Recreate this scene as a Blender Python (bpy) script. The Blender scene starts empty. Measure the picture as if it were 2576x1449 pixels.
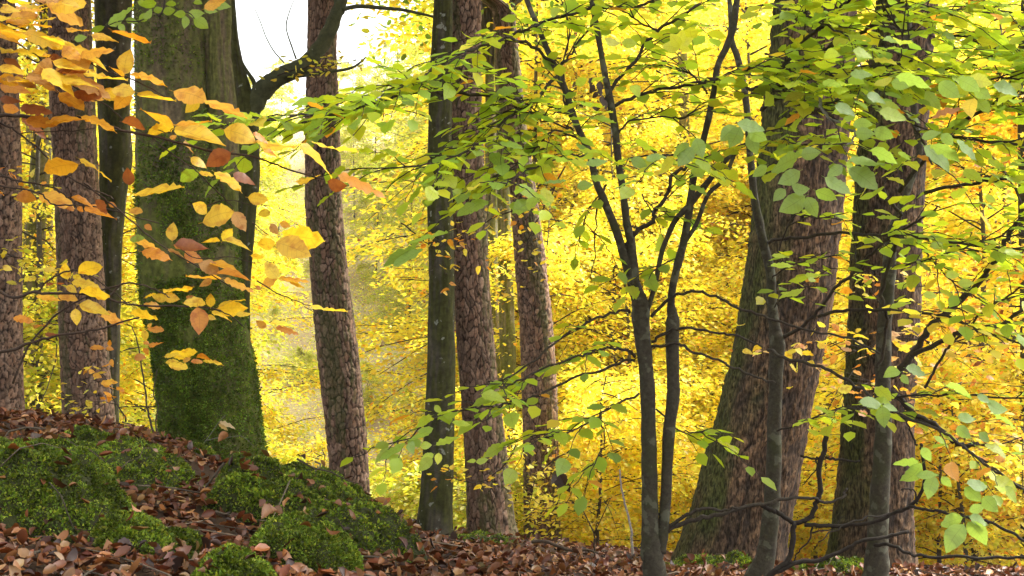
import bpy, math, random
import numpy as np
from mathutils import Matrix, Vector

# ------------------------------------------------------------------ camera, sky, sun, exposure
SC = bpy.context.scene
PW, PH, F = 2576.0, 1449.0, 3110.0            # picture measure used for reading directions
CAM_Z, PITCH = 1.6, math.atan((900 - 724.5) / F)
cam = bpy.data.cameras.new('camera'); cam.sensor_width = 36; cam.lens = 36 * F / PW
cam.clip_start = 0.05; cam.clip_end = 2000
cam_o = bpy.data.objects.new('camera', cam); SC.collection.objects.link(cam_o)
cam_o.location = (0, 0, CAM_Z); cam_o.rotation_euler = (math.pi / 2 + PITCH, 0, 0)
SC.camera = cam_o
SUN_EL, SUN_AZ = math.radians(53), math.radians(64)      # azimuth measured from +Y towards +X
w = bpy.data.worlds.new('World'); SC.world = w; w.use_nodes = True
nt = w.node_tree; nt.nodes.clear()
sky = nt.nodes.new('ShaderNodeTexSky'); sky.sky_type = 'NISHITA'; sky.sun_disc = False
sky.sun_elevation = SUN_EL; sky.sun_rotation = SUN_AZ
sky.air_density = 1.0; sky.dust_density = 6.0; sky.ozone_density = 1.0
hs = nt.nodes.new('ShaderNodeHueSaturation'); hs.inputs['Saturation'].default_value = 0.08   # thin white overcast
bg = nt.nodes.new('ShaderNodeBackground'); bg.inputs['Strength'].default_value = 0.15
wo = nt.nodes.new('ShaderNodeOutputWorld')
nt.links.new(sky.outputs[0], hs.inputs['Color']); nt.links.new(hs.outputs[0], bg.inputs[0]); nt.links.new(bg.outputs[0], wo.inputs[0])
sun = bpy.data.lights.new('sun', 'SUN'); sun.energy = 2.5; sun.angle = math.radians(10); sun.color = (1.0, 0.95, 0.86)
sun_o = bpy.data.objects.new('sun', sun); SC.collection.objects.link(sun_o)
sd = Vector((math.sin(SUN_AZ) * math.cos(SUN_EL), math.cos(SUN_AZ) * math.cos(SUN_EL), math.sin(SUN_EL)))
sun_o.rotation_euler = sd.to_track_quat('Z', 'Y').to_euler(); sun_o.location = (20, 30, 40)
SC.view_settings.view_transform = 'Standard'; SC.view_settings.look = 'None'
SC.view_settings.gamma = 1.0; SC.view_settings.use_curve_mapping = False
SC.view_settings.exposure = 2.06
SC.cycles.use_denoising = True
SC.cycles.max_bounces = 8; SC.cycles.diffuse_bounces = 4; SC.cycles.transmission_bounces = 6; SC.cycles.glossy_bounces = 2
SC.cycles.use_adaptive_sampling = True; SC.cycles.adaptive_threshold = 0.02

rng = np.random.default_rng(7); random.seed(7)

# ------------------------------------------------------------------ helpers
FW = np.array([0, math.cos(PITCH), math.sin(PITCH)]); UP = np.array([0, -math.sin(PITCH), math.cos(PITCH)]); RT = np.array([1.0, 0, 0])
CAMP = np.array([0, 0, CAM_Z])
def pt(x, y, d):
    return CAMP + d * (FW + RT * ((x - PW / 2) / F) + UP * ((PH / 2 - y) / F))
def hash01(*ks):
    h = np.zeros_like(np.asarray(ks[0], dtype=np.int64)).astype(np.uint64)
    for k, m in zip(ks, (374761393, 668265263, 2246822519, 3266489917)):
        h = (h ^ ((np.asarray(k, dtype=np.int64) & 0xffffffff).astype(np.uint64) * np.uint64(m))) & np.uint64(0xffffffff)
        h = (h * np.uint64(2654435761)) & np.uint64(0xffffffff)
        h = h ^ (h >> np.uint64(15))
    return h.astype(np.float64) / 4294967296.0
def vnoise(x, y, z=None, seed=0):
    x = np.asarray(x, float); y = np.asarray(y, float); z = np.zeros_like(x) if z is None else np.asarray(z, float)
    xi, yi, zi = np.floor(x), np.floor(y), np.floor(z)
    fx, fy, fz = x - xi, y - yi, z - zi
    fx, fy, fz = [f * f * (3 - 2 * f) for f in (fx, fy, fz)]
    r = 0
    for a in (0, 1):
        for b in (0, 1):
            for c in (0, 1):
                wgt = (fx if a else 1 - fx) * (fy if b else 1 - fy) * (fz if c else 1 - fz)
                r = r + wgt * hash01(xi + a, yi + b, zi + c, np.full_like(xi, seed))
    return r
def fbm(x, y, z=None, seed=0, o=4):
    r, a, s = 0, 0.5, 1.0
    for k in range(o):
        r = r + a * (vnoise(x * s, y * s, None if z is None else z * s, seed + k) - 0.5); a *= 0.5; s *= 2.1
    return r
def sstep(a, b, x):
    t = np.clip((x - a) / (b - a), 0, 1); return t * t * (3 - 2 * t)
COL = SC.collection
def mesh_data(name, v, f, mat, col=None, uv=None, smooth=True):
    """v (N,3); f list of arrays (M,3) or (M,4)"""
    fs = f if isinstance(f, list) else [f]
    me = bpy.data.meshes.new(name)
    v = np.ascontiguousarray(v, dtype=np.float32)
    me.vertices.add(len(v)); me.vertices.foreach_set('co', v.ravel())
    loops = np.concatenate([a.ravel() for a in fs]).astype(np.int32)
    tot = np.concatenate([np.full(len(a), a.shape[1]) for a in fs]).astype(np.int32)
    st = np.concatenate([[0], np.cumsum(tot)[:-1]]).astype(np.int32)
    me.loops.add(len(loops)); me.loops.foreach_set('vertex_index', loops)
    me.polygons.add(len(tot)); me.polygons.foreach_set('loop_start', st)
    me.polygons.foreach_set('use_smooth', np.full(len(tot), smooth))
    if col is not None:
        ca = me.color_attributes.new('Col', 'FLOAT_COLOR', 'POINT')
        c4 = np.ones((len(v), 4), np.float32); c4[:, :3] = col
        ca.data.foreach_set('color', c4.ravel())
    if uv is not None:
        ul = me.uv_layers.new(name='UVMap')
        ul.data.foreach_set('uv', np.ascontiguousarray(uv[loops], dtype=np.float32).ravel())
    if mat: me.materials.append(mat)
    me.update(calc_edges=True); me.validate()
    return me
def add(name, me, parent=None, **props):
    o = bpy.data.objects.new(name, me); COL.objects.link(o)
    if parent: o.parent = parent
    for k, val in props.items(): o[k] = val
    return o
def thing(name, loc, label, cat, group=None):
    e = bpy.data.objects.new(name, None); COL.objects.link(e); e.location = loc; e.empty_display_size = 0.1
    e['label'] = label; e['category'] = cat
    if group: e['group'] = group
    return e
def part(name, v, f, mat, root, col=None, uv=None, smooth=True, **props):
    base = np.array(root.location) if root else np.zeros(3)
    if root is not None and root.parent is not None: base = base + np.array(root.parent.location)
    return add(name, mesh_data(name, np.asarray(v) - base, f, mat, col, uv, smooth), root, **props)
def copy_tree(root, loc, rz=0.0, sc=1.0, **props):
    r = root.copy(); COL.objects.link(r); r.location = loc; r.rotation_euler = (0, 0, rz); r.scale = (sc, sc, sc)
    for k, val in props.items(): r[k] = val
    for ch in list(root.children):
        c = ch.copy(); COL.objects.link(c); c.parent = r
    return r
def grid_faces(nr, nc, wrap=False):
    i = np.arange(nr - 1)[:, None]; j = np.arange(nc if wrap else nc - 1)[None, :]
    j2 = (j + 1) % nc
    return np.stack([i * nc + j, i * nc + j2, (i + 1) * nc + j2, (i + 1) * nc + j], -1).reshape(-1, 4)
def catmull(P, n):
    P = np.asarray(P, float)
    if len(P) == 2: return P[0] + (P[1] - P[0]) * np.linspace(0, 1, n * 1 + 1)[:, None]
    Q = np.vstack([2 * P[0] - P[1], P, 2 * P[-1] - P[-2]]); out = []
    for i in range(1, len(Q) - 2):
        t = np.linspace(0, 1, n, endpoint=False)[:, None]
        a, b, c, d = Q[i - 1], Q[i], Q[i + 1], Q[i + 2]
        out.append(0.5 * ((2 * b) + (-a + c) * t + (2 * a - 5 * b + 4 * c - d) * t ** 2 + (-a + 3 * b - 3 * c + d) * t ** 3))
    return np.vstack(out + [P[-1:]])
def tube(path, rad, ns=7, bump=0.0, seed=0):
    path = np.asarray(path, float); rad = np.asarray(rad, float)
    T = np.gradient(path, axis=0); T /= np.linalg.norm(T, axis=1, keepdims=True) + 1e-9
    ref = np.array([0.31, 0.9, 0.3]); 
    N = np.cross(T, ref); N /= np.linalg.norm(N, axis=1, keepdims=True) + 1e-9
    B = np.cross(T, N); a = np.linspace(0, 2 * math.pi, ns, endpoint=False)
    R = np.repeat(rad[:, None], ns, 1)
    if bump:
        i = np.arange(len(path))[:, None] * 0.7
        R = R * (1 + bump * (vnoise(i + 0 * a[None], np.cos(a)[None] * 1.5 + 9 + 0 * i, np.sin(a)[None] * 1.5 + 0 * i, seed) - 0.5) * 2)
    v = path[:, None, :] + R[..., None] * (np.cos(a)[None, :, None] * N[:, None] + np.sin(a)[None, :, None] * B[:, None])
    v = v.reshape(-1, 3); n0 = len(v)
    v = np.vstack([v, path[:1], path[-1:]])
    f = grid_faces(len(path), ns, True)
    k = np.arange(ns); c1 = np.stack([np.full(ns, n0), (k + 1) % ns, k], 1)
    o = (len(path) - 1) * ns; c2 = np.stack([np.full(ns, n0 + 1), o + k, o + (k + 1) % ns], 1)
    return v, f, np.vstack([c1, c2])
class MB:
    def __init__(s): s.v, s.q, s.t, s.c, s.n = [], [], [], [], 0
    def tube(s, path, rad, ns=6, bump=0.0, seed=0, col=None):
        v, q, t = tube(path, rad, ns, bump, seed); s.v.append(v); s.q.append(q + s.n); s.t.append(t + s.n); s.n += len(v)
        if col is not None: s.c.append(np.tile(col, (len(v), 1)))
        return s
    def build(s, name, mat, root, **props):
        f = [np.vstack(s.q), np.vstack(s.t)]
        return part(name, np.vstack(s.v), f, mat, root, np.vstack(s.c) if s.c else None, **props)

# ------------------------------------------------------------------ materials
def new_mat(name):
    m = bpy.data.materials.new(name); m.use_nodes = True; n = m.node_tree; n.nodes.clear()
    out = n.nodes.new('ShaderNodeOutputMaterial'); return m, n, out
def N(n, t, **kw):
    x = n.nodes.new(t)
    for k, v in kw.items(): setattr(x, k, v)
    return x
def mathn(n, op, a, b=None):
    x = n.nodes.new('ShaderNodeMath'); x.operation = op
    for i, s in enumerate((a, b)):
        if s is None: continue
        if isinstance(s, (int, float)): x.inputs[i].default_value = s
        else: n.links.new(s, x.inputs[i])
    return x.outputs[0]
def mixc(n, fac, a, b, blend='MIX'):
    x = n.nodes.new('ShaderNodeMix'); x.data_type = 'RGBA'; x.blend_type = blend
    for s, i in ((fac, 0), (a, 6), (b, 7)):
        if isinstance(s, (int, float)): x.inputs[i].default_value = s
        elif isinstance(s, tuple): x.inputs[i].default_value = (*s, 1)
        else: n.links.new(s, x.inputs[i])
    return x.outputs[2]
def leaf_mat(name, src, trans=0.5, gloss=0.06, veins=False, spots=0.0, rough=0.45):
    m, n, out = new_mat(name)
    if src == 'object': col = N(n, 'ShaderNodeObjectInfo').outputs['Color']
    else: col = N(n, 'ShaderNodeAttribute', attribute_name='Col').outputs['Color']
    geo = N(n, 'ShaderNodeNewGeometry')
    if spots:
        tc = N(n, 'ShaderNodeTexCoord'); oi = N(n, 'ShaderNodeObjectInfo')
        va = N(n, 'ShaderNodeVectorMath', operation='ADD')
        n.links.new(tc.outputs['Object'], va.inputs[0]); n.links.new(oi.outputs['Random'], va.inputs[1])
        va2 = N(n, 'ShaderNodeVectorMath', operation='SCALE'); n.links.new(va.outputs[0], va2.inputs[0]); va2.inputs[3].default_value = 1.0
        no = N(n, 'ShaderNodeTexNoise', noise_dimensions='4D'); no.inputs['Scale'].default_value = 3.2; no.inputs['Detail'].default_value = 6
        n.links.new(tc.outputs['Object'], no.inputs['Vector']); n.links.new(mathn(n, 'MULTIPLY', oi.outputs['Random'], 40.0), no.inputs['W'])
        mr = N(n, 'ShaderNodeMapRange'); mr.inputs[1].default_value = 0.5; mr.inputs[2].default_value = 0.66; mr.inputs[4].default_value = spots
        n.links.new(no.outputs[0], mr.inputs[0])
        col = mixc(n, mr.outputs[0], col, mixc(n, 1.0, col, (0.62, 0.36, 0.22), 'MULTIPLY'))
    if veins:
        uv = N(n, 'ShaderNodeUVMap'); sp = N(n, 'ShaderNodeSeparateXYZ'); n.links.new(uv.outputs[0], sp.inputs[0])
        av = mathn(n, 'ABSOLUTE', mathn(n, 'SUBTRACT', sp.outputs[1], 0.5))
        ph = mathn(n, 'FRACT', mathn(n, 'MULTIPLY', mathn(n, 'SUBTRACT', sp.outputs[0], mathn(n, 'MULTIPLY', av, 0.35)), 8.0))
        side = mathn(n, 'LESS_THAN', mathn(n, 'ABSOLUTE', mathn(n, 'SUBTRACT', ph, 0.5)), 0.07)
        mid = mathn(n, 'LESS_THAN', av, 0.018)
        vv = mathn(n, 'MULTIPLY', mathn(n, 'MAXIMUM', mid, mathn(n, 'MULTIPLY', side, 0.6)), 0.45)
        col = mixc(n, vv, col, mixc(n, 1.0, col, (0.6, 0.5, 0.4), 'MULTIPLY'))
    d = N(n, 'ShaderNodeBsdfDiffuse'); t = N(n, 'ShaderNodeBsdfTranslucent'); g = N(n, 'ShaderNodeBsdfGlossy'); g.inputs['Roughness'].default_value = rough
    n.links.new(col, d.inputs[0])
    tcol = mixc(n, 1.0, col, (1.15, 1.05, 0.6), 'MULTIPLY'); n.links.new(tcol, t.inputs[0])
    m1 = N(n, 'ShaderNodeMixShader'); m1.inputs[0].default_value = trans
    n.links.new(d.outputs[0], m1.inputs[1]); n.links.new(t.outputs[0], m1.inputs[2])
    m2 = N(n, 'ShaderNodeMixShader'); m2.inputs[0].default_value = gloss
    n.links.new(m1.outputs[0], m2.inputs[1]); n.links.new(g.outputs[0], m2.inputs[2])
    n.links.new(m2.outputs[0], out.inputs[0]); return m
def bark_mat(name, scale=30, rough=0.9, bump=0.3, tint=None, spot=None, streak=None):
    """colour from the mesh's own bark pattern, fine grain and lichen from noise"""
    m, n, out = new_mat(name)
    col = N(n, 'ShaderNodeAttribute', attribute_name='Col').outputs['Color']
    tc = N(n, 'ShaderNodeTexCoord')
    no = N(n, 'ShaderNodeTexNoise'); no.inputs['Scale'].default_value = scale; no.inputs['Detail'].default_value = 8; no.inputs['Roughness'].default_value = 0.65
    n.links.new(tc.outputs['Object'], no.inputs['Vector'])
    mr = N(n, 'ShaderNodeMapRange'); mr.inputs[1].default_value = 0.3; mr.inputs[2].default_value = 0.7; mr.inputs[3].default_value = 0.55; mr.inputs[4].default_value = 1.45
    n.links.new(no.outputs[0], mr.inputs[0])
    col = mixc(n, 1.0, col, N_rgb(n, mr.outputs[0]), 'MULTIPLY')
    if streak:
        mp = N(n, 'ShaderNodeMapping'); mp.inputs['Scale'].default_value = streak; n.links.new(tc.outputs['Object'], mp.inputs[0])
        ns = N(n, 'ShaderNodeTexNoise'); ns.inputs['Scale'].default_value = 1; ns.inputs['Detail'].default_value = 4; n.links.new(mp.outputs[0], ns.inputs['Vector'])
        ms = N(n, 'ShaderNodeMapRange'); ms.inputs[1].default_value = .36; ms.inputs[2].default_value = .64; ms.inputs[3].default_value = .25; ms.inputs[4].default_value = 1.7
        n.links.new(ns.outputs[0], ms.inputs[0]); col = mixc(n, 1.0, col, N_rgb(n, ms.outputs[0]), 'MULTIPLY')
    if tint:
        n2 = N(n, 'ShaderNodeTexNoise'); n2.inputs['Scale'].default_value = tint[1]; n2.inputs['Detail'].default_value = 5
        n.links.new(tc.outputs['Object'], n2.inputs['Vector'])
        m2 = N(n, 'ShaderNodeMapRange'); m2.inputs[1].default_value = 0.5; m2.inputs[2].default_value = 0.65; m2.inputs[4].default_value = tint[2]
        n.links.new(n2.outputs[0], m2.inputs[0]); col = mixc(n, m2.outputs[0], col, tint[0])
    if spot:
        vo = N(n, 'ShaderNodeTexNoise'); vo.inputs['Scale'].default_value = spot[1]; vo.inputs['Detail'].default_value = 3
        n.links.new(tc.outputs['Object'], vo.inputs['Vector'])
        m3 = N(n, 'ShaderNodeMapRange'); m3.inputs[1].default_value = 0.66 if len(spot) < 4 else spot[3]; m3.inputs[2].default_value = 0.70 if len(spot) < 4 else spot[3] + .05; m3.inputs[4].default_value = spot[2]
        n.links.new(vo.outputs[0], m3.inputs[0]); col = mixc(n, m3.outputs[0], col, spot[0])
    b = N(n, 'ShaderNodeBsdfPrincipled'); b.inputs['Roughness'].default_value = rough; b.inputs['Specular IOR Level'].default_value = 0.2
    n.links.new(col, b.inputs['Base Color'])
    bu = N(n, 'ShaderNodeBump'); bu.inputs['Strength'].default_value = bump; bu.inputs['Distance'].default_value = 0.01
    n.links.new(no.outputs[0], bu.inputs['Height']); n.links.new(bu.outputs[0], b.inputs['Normal'])
    n.links.new(b.outputs[0], out.inputs[0]); return m
def N_rgb(n, s):
    c = n.nodes.new('ShaderNodeCombineColor')
    for i in range(3): n.links.new(s, c.inputs[i])
    return c.outputs[0]
M_PINE = bark_mat('pine_bark', 45, bump=0.35)
M_OAK = bark_mat('oak_bark', 40, bump=0.35, streak=(85, 85, 20))
M_BEECH = bark_mat('beech_bark', 22, bump=0.3, spot=((0.32, 0.34, 0.28), 16, 0.7))
M_MOSSY = bark_mat('mossy_bark', 35, bump=0.6)
M_SAP = bark_mat('sapling_bark', 60, bump=0.25, spot=((0.15, 0.155, 0.11), 17, 0.45, .56), tint=((.045, .05, .02), 9, .6))
M_TWIG = bark_mat('twig_bark', 80, bump=0.2)
M_LEAF = leaf_mat('leaf_single', 'object', 0.58, 0.035, True, 0.7)
M_GREEN = leaf_mat('leaf_green', 'object', 0.6, 0.04, True, 0.12, 0.5)
M_MASS = leaf_mat('leaf_mass', 'Col', 0.55, 0.03)
M_DRY = leaf_mat('leaf_dry', 'object', 0.12, 0.06, True, 0.5, 0.5)
M_LITTER = leaf_mat('leaf_litter', 'Col', 0.1, 0.05)
M_FROND = leaf_mat('moss_frond', 'Col', 0.3, 0.02)
M_CROWN = leaf_mat('leaf_crown', 'Col', 0.35, 0.04)

# ------------------------------------------------------------------ the ground
GP = [  # picture x, picture y, distance of the soil there
 (-300,1449,3.1),(0,1449,3.3),(500,1449,3.4),(800,1449,3.8),(1050,1449,4.4),(1500,1449,5.8),(2000,1449,6.4),(2576,1449,6.6),(2900,1449,6.6),
 (0,1250,4.5),(350,1260,4.7),(620,1290,4.9),(-300,1250,4.5),
 (-300,1065,6.2),(0,1068,6.2),(250,1085,6.3),(420,1115,6.8),(550,1165,7.8),(650,1210,7.8),(540,1210,6.0),
 (800,1290,6.6),(900,1330,7.2),(1000,1348,9.0),(1100,1350,10.4),(1250,1352,10.8),(1400,1383,9.6),(1600,1408,8.8),(1850,1418,8.6),(2200,1440,8.6),(2576,1452,8.6),(2900,1455,8.6)]
gx, gy, gz = [], [], []
for a, b, d in GP:
    p = pt(a, b, d); gx.append(p[0]); gy.append(p[1]); gz.append(p[2])
for x, y, z in [(0,0,0),(-3,0,0.35),(3,0,-0.05),(0,-4,-0.3),(-5,-4,0),(5,-4,-0.4),(-5,9,1.0),(-4,11.5,0.55),(-2.2,10.6,0.55),(0,12.5,-0.25),(3,12,-0.45),(5,11.5,-0.5),(-6,5,1.5),(6,5,0.5),(-3.4,12.5,0.3)]:
    gx.append(x); gy.append(y); gz.append(z)
gx, gy, gz = map(np.array, (gx, gy, gz))
def tk(r2): return np.where(r2 > 1e-12, 0.5 * r2 * np.log(r2 + 1e-12), 0)
n_ = len(gx); K = tk((gx[:, None] - gx) ** 2 + (gy[:, None] - gy) ** 2) + 0.02 * np.eye(n_)
Pm = np.stack([np.ones(n_), gx, gy], 1)
Am = np.block([[K, Pm], [Pm.T, np.zeros((3, 3))]]); Wt = np.linalg.solve(Am, np.concatenate([gz, np.zeros(3)]))
def far_z(x, y):
    yy = y + 0.12 * x
    z = CAM_Z + np.interp(yy, [8, 12, 16, 22, 28, 34, 40, 50, 60, 70, 80, 92, 110, 160, 400], [-1.6, -2.0, -2.9, -4.0, -4.5, -4.0, -2.8, 0.4, 4.4, 9.0, 13.6, 18.5, 23, 27, 30])
    return z + 1.6 * fbm(x * 0.06, y * 0.06, seed=5) * sstep(16, 40, y)
def g(x, y):
    x = np.asarray(x, float); y = np.asarray(y, float)
    cx = np.clip(x, -7, 7); cy = np.clip(y, -6, 14)
    z = Wt[n_] + Wt[n_ + 1] * cx + Wt[n_ + 2] * cy
    for i in range(n_): z = z + Wt[i] * tk((cx - gx[i]) ** 2 + (cy - gy[i]) ** 2)
    b = sstep(11.2, 16, y + 0.5 * np.clip(np.abs(x) - 5, 0, 10))
    z = z * (1 - b) + far_z(x, y) * b
    return z + 0.05 * fbm(x * 2.3, y * 2.3, seed=11) * (1 - b)
def axis(lo, a, b, hi, fine, growth):
    c = list(np.arange(a, b, fine)); s = fine; e = c[-1]
    while e < hi: s *= growth; e += s; c.append(e)
    s = fine; e = a; pre = []
    while e > lo: s *= growth; e -= s; pre.append(e)
    return np.array(pre[::-1] + c)
xs = axis(-260, -4.5, 5, 260, 0.09, 1.12); ys = axis(-120, 2.2, 13, 420, 0.09, 1.09)
X, Y = np.meshgrid(xs, ys); Z = g(X, Y)
m, n, out = new_mat('forest_soil')
tc = N(n, 'ShaderNodeTexCoord')
no = N(n, 'ShaderNodeTexNoise'); no.inputs['Scale'].default_value = 9; no.inputs['Detail'].default_value = 10; n.links.new(tc.outputs['Object'], no.inputs['Vector'])
n2 = N(n, 'ShaderNodeTexNoise'); n2.inputs['Scale'].default_value = 1.1; n2.inputs['Detail'].default_value = 8; n.links.new(tc.outputs['Object'], n2.inputs['Vector'])
sp = N(n, 'ShaderNodeSeparateXYZ'); n.links.new(tc.outputs['Object'], sp.inputs[0])
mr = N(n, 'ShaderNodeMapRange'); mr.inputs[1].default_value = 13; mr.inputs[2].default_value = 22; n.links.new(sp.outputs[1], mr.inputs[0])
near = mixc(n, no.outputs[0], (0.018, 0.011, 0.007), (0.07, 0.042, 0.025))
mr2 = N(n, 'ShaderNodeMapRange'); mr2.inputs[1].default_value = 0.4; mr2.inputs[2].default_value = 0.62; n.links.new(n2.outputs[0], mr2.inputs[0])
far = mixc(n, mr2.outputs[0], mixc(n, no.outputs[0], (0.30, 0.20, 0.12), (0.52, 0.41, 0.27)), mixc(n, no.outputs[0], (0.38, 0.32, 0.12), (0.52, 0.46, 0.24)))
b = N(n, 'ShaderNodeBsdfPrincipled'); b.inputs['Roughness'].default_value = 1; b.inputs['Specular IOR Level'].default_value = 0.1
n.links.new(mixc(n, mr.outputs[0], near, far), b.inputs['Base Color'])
bu = N(n, 'ShaderNodeBump'); bu.inputs['Strength'].default_value = 0.8; bu.inputs['Distance'].default_value = 0.03; n.links.new(no.outputs[0], bu.inputs['Height']); n.links.new(bu.outputs[0], b.inputs['Normal'])
n.links.new(b.outputs[0], out.inputs[0]); M_SOIL = m
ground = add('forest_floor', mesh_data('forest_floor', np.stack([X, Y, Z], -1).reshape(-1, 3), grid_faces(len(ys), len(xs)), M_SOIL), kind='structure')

# ------------------------------------------------------------------ leaf shapes
def leaf_mesh(name, mat, seed, fold=0.12, wave=0.035, curl=0.1, wid=0.31, twist=0.0, stalk=True, ns=7, cup=0.0):
    r = np.random.default_rng(seed)
    t = np.linspace(0, 1, 13)
    hw = wid * np.interp(t, [0, .06, .14, .25, .38, .5, .62, .74, .85, .93, 1.0], [.02, .32, .6, .85, .98, 1.0, .92, .72, .45, .22, .01])
    a = np.array([-1, 0, 1.0])
    T, A = np.meshgrid(t, a, indexing='ij'); HW = np.repeat(hw[:, None], len(a), 1)
    x = T.copy(); y = A * HW
    x += -0.05 * np.abs(A) * np.sin(T * math.pi)
    z = fold * np.abs(y) * 1.6 - curl * (T ** 2) + wave * np.sin(T * 24 + np.sign(A) * 1.3 + r.uniform(0, 6)) * np.abs(A) ** 2
    z += cup * np.abs(A) ** 2 * np.sin(T * math.pi)
    y += wave * .7 * np.sin(T * 38 + A * 2) * np.abs(A) * np.sin(T * math.pi) + 0.06 * r.normal() * np.sin(T * 3.1)
    z += twist * A * HW * T * 2 + 0.02 * r.normal(size=z.shape) * (np.abs(A) > .6)
    v = np.stack([x, y, z], -1).reshape(-1, 3); uv = np.stack([T, A * .5 + .5], -1).reshape(-1, 2)
    f = grid_faces(len(t), len(a)); fs = [f]
    if stalk:
        k = len(v); v = np.vstack([v, [[-.13, -.007, .01], [-.13, .007, .01], [.02, .007, 0], [.02, -.007, 0]]]); uv = np.vstack([uv, [[0, .5]] * 4])
        fs = [np.vstack([f, [[k, k + 1, k + 2, k + 3]]])]
    return mesh_data(name, v, fs[0], mat, None, uv)
YLEAF = [leaf_mesh('beech_leaf', M_LEAF, s, fold=random.uniform(-.1, .25), wave=random.uniform(.012, .035), curl=random.uniform(-.15, .38), twist=random.uniform(-.5, .5)) for s in range(9)]
GLEAF = [leaf_mesh('green_leaf', M_GREEN, 50 + s, fold=random.uniform(.0, .2), wave=random.uniform(.008, .02), curl=random.uniform(-.03, .2), wid=random.uniform(.29, .35), twist=random.uniform(-.25, .25)) for s in range(9)]
DLEAF = [leaf_mesh('dry_leaf', M_DRY, 90 + s, fold=random.uniform(-.2, .5), wave=random.uniform(.02, .05), curl=random.uniform(-.35, .45), twist=random.uniform(-.7, .7), cup=random.uniform(-.12, .2), wid=random.uniform(.26, .34)) for s in range(12)]
def place_leaf(name, me, base, axis_, widthdir, length, color, root):
    a = np.asarray(axis_, float); a /= np.linalg.norm(a)
    wd = np.asarray(widthdir, float); wd = wd - a * a.dot(wd); wd /= np.linalg.norm(wd) + 1e-9
    nn = np.cross(a, wd)
    if nn[2] < 0: wd, nn = -wd, -nn
    M = np.eye(4); M[:3, 0] = a * length; M[:3, 1] = wd * length; M[:3, 2] = nn * length
    M[:3, 3] = np.asarray(base) - np.array(root.location if root else (0, 0, 0))
    o = add(name, me, root); o.matrix_local = Matrix(M.tolist()); o.color = (*color, 1); return o
def leaf_px(me, bx, by, tx, ty, wpx, d, color, root, dz=0.0, ratio=0.62, name='leaf'):
    """a leaf seen from stalk to tip at distance d, wpx across"""
    p0 = pt(bx, by, d); L2 = math.hypot(tx - bx, ty - by)
    p1 = pt(tx, ty, d + dz * L2 * d / F); ax = p1 - p0; L = np.linalg.norm(ax)
    view = p0 - CAMP; view /= np.linalg.norm(view)
    side = np.cross(ax / L, view); side /= np.linalg.norm(side)
    c = min(1.0, (wpx * d / F) / (ratio * L)); s = math.sqrt(max(0, 1 - c * c))
    fwd = np.cross(side, ax / L)
    if fwd[1] < 0: fwd = -fwd
    wd = side * c + fwd * s * (1 if random.random() < .8 else -1)
    return place_leaf(name, me, p0, ax, wd, L, color, root)
# low leaf templates for masses
T6v = np.array([[0, 0, 0], [.3, .27, .05], [.72, .22, .02], [1, 0, -.06], [.72, -.22, .02], [.3, -.27, .05], ]); T6f = np.array([[0, 1, 2, 3], [0, 3, 4, 5]])
T8v = np.array([[0, 0, 0], [.25, .26, .06], [.62, .27, .03], [1, 0, -.04], [.62, -.27, .09], [.25, -.26, .04], [.3, 0, -.02], [.66, 0, -.05]])
T8f = np.array([[0, 6, 1, 1], [6, 7, 2, 1], [7, 3, 2, 2], [0, 5, 6, 6], [5, 4, 7, 6], [4, 3, 7, 7]])
LT = []
for k_ in range(4):
    r_ = np.random.default_rng(900 + k_); t_ = np.array([0, .22, .52, .82, 1.0]); h_ = np.array([.02, .22, .30, .2, .015]); A_ = np.array([-1, 0, 1.0])
    T_, B_ = np.meshgrid(t_, A_, indexing='ij'); y_ = B_ * h_[:, None]; cu, fo = r_.uniform(-.5, .5), r_.uniform(-.3, .9)
    z_ = fo * np.abs(y_) - cu * (T_ - .5) ** 2 * 1.6 + r_.uniform(-.6, .6) * y_ * T_ + r_.normal(0, .03, T_.shape) * np.abs(B_)
    LT.append((np.stack([T_, y_ + .03 * np.sin(T_ * 20) * np.abs(B_), z_], -1).reshape(-1, 3), (grid_faces(5, 3),)))
T8q = np.array([[6, 7, 2, 1], [5, 4, 7, 6]]); T8t = np.array([[0, 6, 1], [7, 3, 2], [0, 5, 6], [4, 3, 7]])
def cloud(P, A, Nn, L, C, tv=T6v, tf=(T6f,)):
    """leaf mass: points, axis dirs, normals, lengths, colours"""
    A = A / (np.linalg.norm(A, axis=1, keepdims=True) + 1e-9)
    W = np.cross(Nn, A); W /= np.linalg.norm(W, axis=1, keepdims=True) + 1e-9; Nn = np.cross(A, W)
    v = P[:, None] + L[:, None, None] * (tv[None, :, :1] * A[:, None] + tv[None, :, 1:2] * W[:, None] + tv[None, :, 2:] * Nn[:, None])
    k = len(tv); off = np.arange(len(P))[:, None, None] * k
    fs = [(f[None] + off).reshape(-1, f.shape[1]) for f in tf]
    return v.reshape(-1, 3), fs, np.repeat(C, k, 0)
def pal(cols, wts, n, jit=0.18, r=rng):
    c = np.array(cols)[r.choice(len(cols), n, p=np.array(wts) / np.sum(wts))]
    return np.clip(c * (1 + r.normal(0, jit, (n, 1))) * (1 + r.normal(0, jit * .3, (n, 3))), 0.004, 0.95)
YEL, GOLD, ORG, LIME, GRN, BRN, TAN = (.86, .79, .10), (.86, .67, .07), (.76, .36, .03), (.70, .76, .07), (.16, .30, .03), (.25, .085, .025), (.42, .19, .075)

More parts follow.
